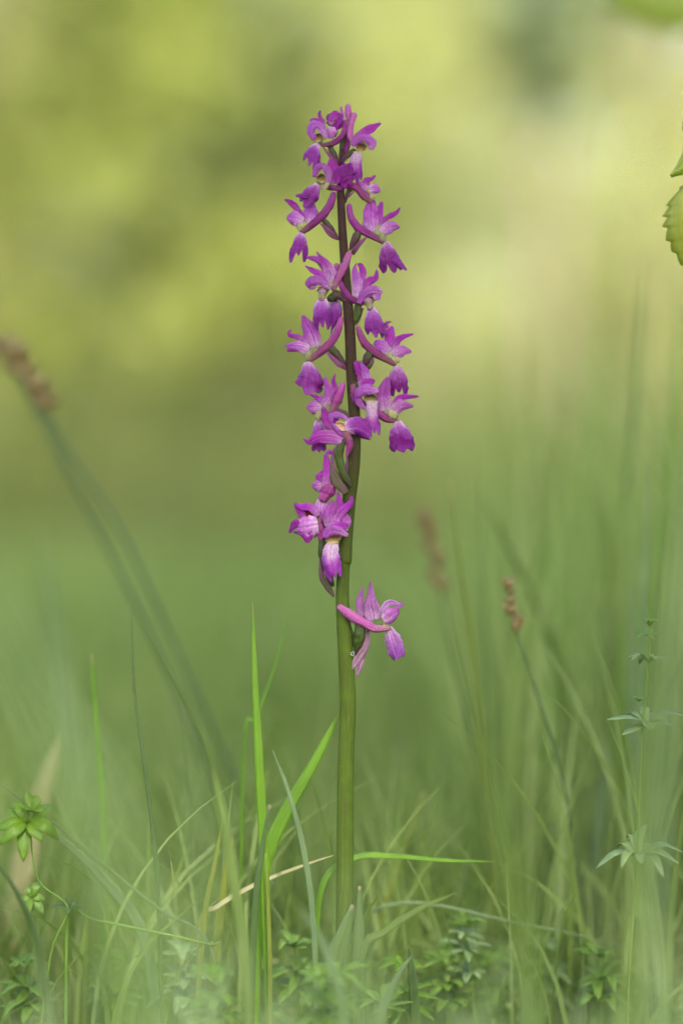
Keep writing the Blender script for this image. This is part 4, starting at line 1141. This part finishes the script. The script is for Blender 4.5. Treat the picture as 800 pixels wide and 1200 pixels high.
# foreground turf between camera and orchid
X, Y, n = clumpy(4600, -0.22, 0.22, -0.62, -0.02, 0.012, 8)
lim = 0.16 - 450 * K * (D + Y) / D
H = np.clip(rng.gamma(5, 0.011, n), 0.02, 0.14)
H = np.minimum(H, np.maximum(0.02, lim * rng.uniform(0.6, 1.25, n)))
keep = (Y < -0.10) & (rng.uniform(0, 1, n) < np.where(X < 0, 0.55, 0.8)) & ~((np.abs(X) < 0.03) & (Y > -0.12) & (H > 0.03))
X, Y, H = X[keep], Y[keep], H[keep]; n = len(X)
gf = tint_mat('foreground_grass', [(0.0, (0.10, 0.16, 0.05)), (0.4, (0.14, 0.21, 0.075)), (0.75, (0.19, 0.26, 0.12)), (1.0, (0.28, 0.31, 0.15))])
tag(grass_mass('foreground_turf', X, Y, H, rng.uniform(0.0012, 0.003, n), rng.uniform(0.1, 0.8, n), rng.beta(2, 2, n), gf), 'short blurred grass between the viewer and the orchid', 'grass')

# ------------------------------------------------------------------ trees and shrubs of the wood edge
leafm = {
    'olive': tint_mat('leaf_olive', [(0, (0.10, 0.122, 0.026)), (0.5, (0.17, 0.195, 0.042)), (1, (0.32, 0.335, 0.085))], 0.4, 1.8),
    'dark': tint_mat('leaf_dark_green', [(0, (0.055, 0.072, 0.018)), (0.6, (0.09, 0.115, 0.026)), (1, (0.13, 0.155, 0.04))], 0.35, 1.6),
    'lime': tint_mat('leaf_lime', [(0, (0.165, 0.182, 0.06)), (0.5, (0.23, 0.245, 0.10)), (1, (0.32, 0.33, 0.16))], 0.5, 1.7),
    'mid': tint_mat('leaf_mid_green', [(0, (0.15, 0.175, 0.04)), (0.5, (0.22, 0.245, 0.065)), (1, (0.32, 0.335, 0.11))], 0.45, 1.8),
    'blue': tint_mat('needle_blue_green', [(0, (0.09, 0.125, 0.06)), (0.6, (0.13, 0.175, 0.085)), (1, (0.14, 0.19, 0.10))], 0.15, 1.2),
}
def leaves(name, centres, radii, counts, size, mat, parent, origin, tintshift=0.0):
    Cs = []; ts = []
    for c, r, k in zip(centres, radii, counts):
        q = rng.normal(0, 1, (k, 3)); q /= np.linalg.norm(q, axis=1)[:, None]
        q *= (rng.uniform(0.15, 1, k) ** 0.5)[:, None]
        Cs.append(np.array(c) + q * np.array(r)); ts.append(np.clip(rng.normal(0.45 + rng.normal(0, 0.16) + tintshift, 0.16, k), 0, 1))
    Cn = np.concatenate(Cs); tint = np.concatenate(ts); n = len(Cn)
    a = rng.normal(0, 1, (n, 3)); a /= np.linalg.norm(a, axis=1)[:, None]
    b = rng.normal(0, 1, (n, 3)); b -= a * (a * b).sum(1)[:, None]; b /= np.linalg.norm(b, axis=1)[:, None]
    s = size * rng.uniform(0.6, 1.2, n)[:, None]
    nn = np.cross(a, b)
    V = np.stack([Cn - a * s, Cn - b * s * 0.5 + nn * s * 0.12, Cn + a * s, Cn + b * s * 0.5 + nn * s * 0.12], 1).reshape(-1, 3) - np.array(origin)
    F = np.arange(n * 4).reshape(-1, 4)
    me = bpy.data.meshes.new(name)
    me.vertices.add(len(V)); me.vertices.foreach_set('co', V.ravel())
    me.loops.add(F.size); me.loops.foreach_set('vertex_index', F.ravel().astype(np.int32))
    me.polygons.add(len(F)); me.polygons.foreach_set('loop_start', np.arange(0, F.size, 4, dtype=np.int32))
    me.polygons.foreach_set('loop_total', np.full(len(F), 4, np.int32))
    at = me.attributes.new('tint', 'FLOAT', 'POINT'); at.data.foreach_set('value', np.repeat(tint, 4).astype(np.float32))
    me.update(); me.materials.append(mat)
    o = bpy.data.objects.new(name, me); col.objects.link(o); o.parent = parent
    return o

def tree(name, label, x, y, h, rad, kind, ncl, per, size=0.05, z0=0.25, trunk_r=0.05, cr=0.4, cat='tree', extra=(), shift=0.0):
    global rng
    random.seed(int(abs(x) * 100 + y * 10)); rng = np.random.default_rng(int(abs(x) * 100 + y * 10))
    t = empty(name, (x, y, 0)); tag(t, label, cat, 'trees and shrubs at the wood edge')
    q = [(x, y, -0.1), (x + random.uniform(-.1, .1), y, h * 0.4), (x + random.uniform(-.15, .15), y + .05, h * 0.95)]
    path = catmull(q, 14)
    v, f, uv = tube_geo(path, np.linspace(trunk_r, trunk_r * 0.15, 15), 9, bump=0.2)
    mk('trunk', v, f, M['bark'], t, None, uv)
    cs, rs, ns = [], [], []
    bv, bf, bu = [], [], []
    for i in range(ncl):
        zt = z0 + (1 - z0) * (i + random.random()) / ncl
        prof = math.sin(math.pi * min(0.97, 0.12 + 0.86 * (zt - z0) / (1 - z0))) ** 0.6
        a = i * 2.399 + random.uniform(-.4, .4)
        rr = rad * prof * random.uniform(0.35, 1.0)
        c = (x + rr * math.cos(a), y + rr * math.sin(a), zt * h)
        c_t = c
        cs.append(c); s_ = cr * random.uniform(0.7, 1.25); rs.append((s_, s_, s_ * 0.7)); ns.append(int(per * random.uniform(0.7, 1.3)))
        pb = path[min(14, int(14 * max(0.1, zt - 0.12)))]
        bp_ = catmull([tuple(pb), ((pb[0] + c[0]) / 2, (pb[1] + c[1]) / 2, (pb[2] + c[2]) / 2 + 0.03), c], 5)
        vv, ff, uu = tube_geo(bp_, np.linspace(trunk_r * 0.3, trunk_r * 0.08, 6), 5)
        k = len(bv); bv += vv; bu += uu; bf += [tuple(a_ + k for a_ in g) for g in ff]
    for c, r, k in extra:
        cs.append(c); rs.append((r, r, r * 0.85)); ns.append(k)
    mk('limbs', bv, bf, M['bark'], t, None, bu)
    leaves('crown', cs, rs, ns, size, leafm[kind], t, (x, y, 0), shift)
    return t

GH()
def W3(px, py, y):
    s = K * (D + y) / D
    return ((px - 400) * s, y, ZC + (600 - py) * s)
random.seed(33)
tree('hazel_shrub', 'dense olive green shrub filling the left background', -1.05, 7.0, 3.6, 0.95, 'olive', 38, 200, cr=0.33, z0=0.02, extra=((W3(135, 215, 6.2), 0.17, 60), (W3(195, 385, 6.3), 0.15, 110), (W3(215, 80, 6.3), 0.17, 50), (W3(30, 90, 6.4), 0.15, 50)))
tree('hazel_shrub', 'darker olive shrub behind the orchid left of centre', -0.42, 8.6, 1.9, 0.6, 'dark', 22, 240, cr=0.32, z0=0.02)
tree('hazel_shrub', 'mid green shrub behind the orchid spike', -0.25, 10.4, 4.4, 0.6, 'mid', 30, 180, cr=0.36, z0=0.02)
tree('maple_tree', 'bright lime green sunlit tree on the right', 1.05, 9.0, 5.2, 1.0, 'lime', 44, 150, cr=0.36, z0=0.05)
tree('maple_tree', 'pale lime tree behind the other on the far right', 2.1, 12.5, 6.5, 1.6, 'lime', 46, 150, cr=0.5, z0=0.04)
tree('maple_tree', 'yellow green tree with sky between its leaves, top centre', 0.35, 13.5, 7.0, 1.5, 'lime', 56, 170, cr=0.5, z0=0.08)
tree('maple_tree', 'olive tree rising over the left shrub', -2.0, 12.5, 7.0, 1.9, 'mid', 60, 180, cr=0.55, z0=0.04)
tree('young_pine', 'dark bluish pine crown near the top right', 0.60, 7.6, 1.92, 0.10, 'blue', 7, 330, cr=0.15, z0=0.72, size=0.04)
# unseen tree added so its crown shades the orchid and the near meadow (stands behind the viewer's right shoulder)
def shade_tree():
    global rng
    random.seed(4); keep_rng = rng; rng = np.random.default_rng(5)
    cx, cy, cz = sv.x / sv.z * 4.6, sv.y / sv.z * 4.6 + 2.16, 4.6
    t = empty('added_shade_tree', (cx + 0.4, cy - 0.4, 0)); tag(t, 'broad unseen tree added to shade the orchid', 'tree')
    path = catmull([(cx + 0.4, cy - 0.4, -0.1), (cx + 0.3, cy - 0.4, 2.0), (cx, cy, 5.0)], 16)
    v, f, uv = tube_geo(path, np.linspace(0.16, 0.03, 17), 12, bump=0.15)
    mk('trunk', v, f, M['bark'], t, None, uv)
    cs, rs, ns = [], [], []
    bv, bf, bu = [], [], []
    for i in range(74):
        a = i * 2.399; r = 3.8 * math.sqrt((i + 0.5) / 74)
        c = (cx + r * math.cos(a), cy + r * math.sin(a) * 1.1, cz + random.uniform(-0.6, 0.9) - 0.04 * r * r)
        cs.append(c); rs.append((0.8, 0.8, 0.5)); ns.append(440)
        pb = path[random.randint(9, 15)]
        vv, ff, uu = tube_geo(catmull([tuple(pb), ((pb[0] + c[0]) / 2, (pb[1] + c[1]) / 2, (pb[2] + c[2]) / 2 + 0.2), c], 6), np.linspace(0.05, 0.01, 7), 5)
        k = len(bv); bv += vv; bu += uu; bf += [tuple(q_ + k for q_ in g) for g in ff]
    mk('limbs', bv, bf, M['bark'], t, None, bu)
    leaves('crown', cs, rs, ns, 0.085, leafm['mid'], t, (cx + 0.4, cy - 0.4, 0))
    rng = keep_rng
shade_tree()
random.seed(44)
# wood behind everything, read as one mass
cs, rs, ns = [], [], []
for i in range(260):
    x = random.uniform(-26, 26); y = random.uniform(19, 30)
    hh = random.uniform(0.3, 1) * 7
    for k in range(3):
        cs.append((x + random.uniform(-1, 1), y, random.uniform(0.3, hh))); r = random.uniform(0.9, 1.7); rs.append((r, r, r)); ns.append(60)
wood_root = None
Cobj = leaves('far_wood', cs, rs, ns, 0.22, leafm['lime'], None, (0, 0, 0), 0.0)
tag(Cobj, 'distant green wood closing the meadow', 'trees', kind='stuff')
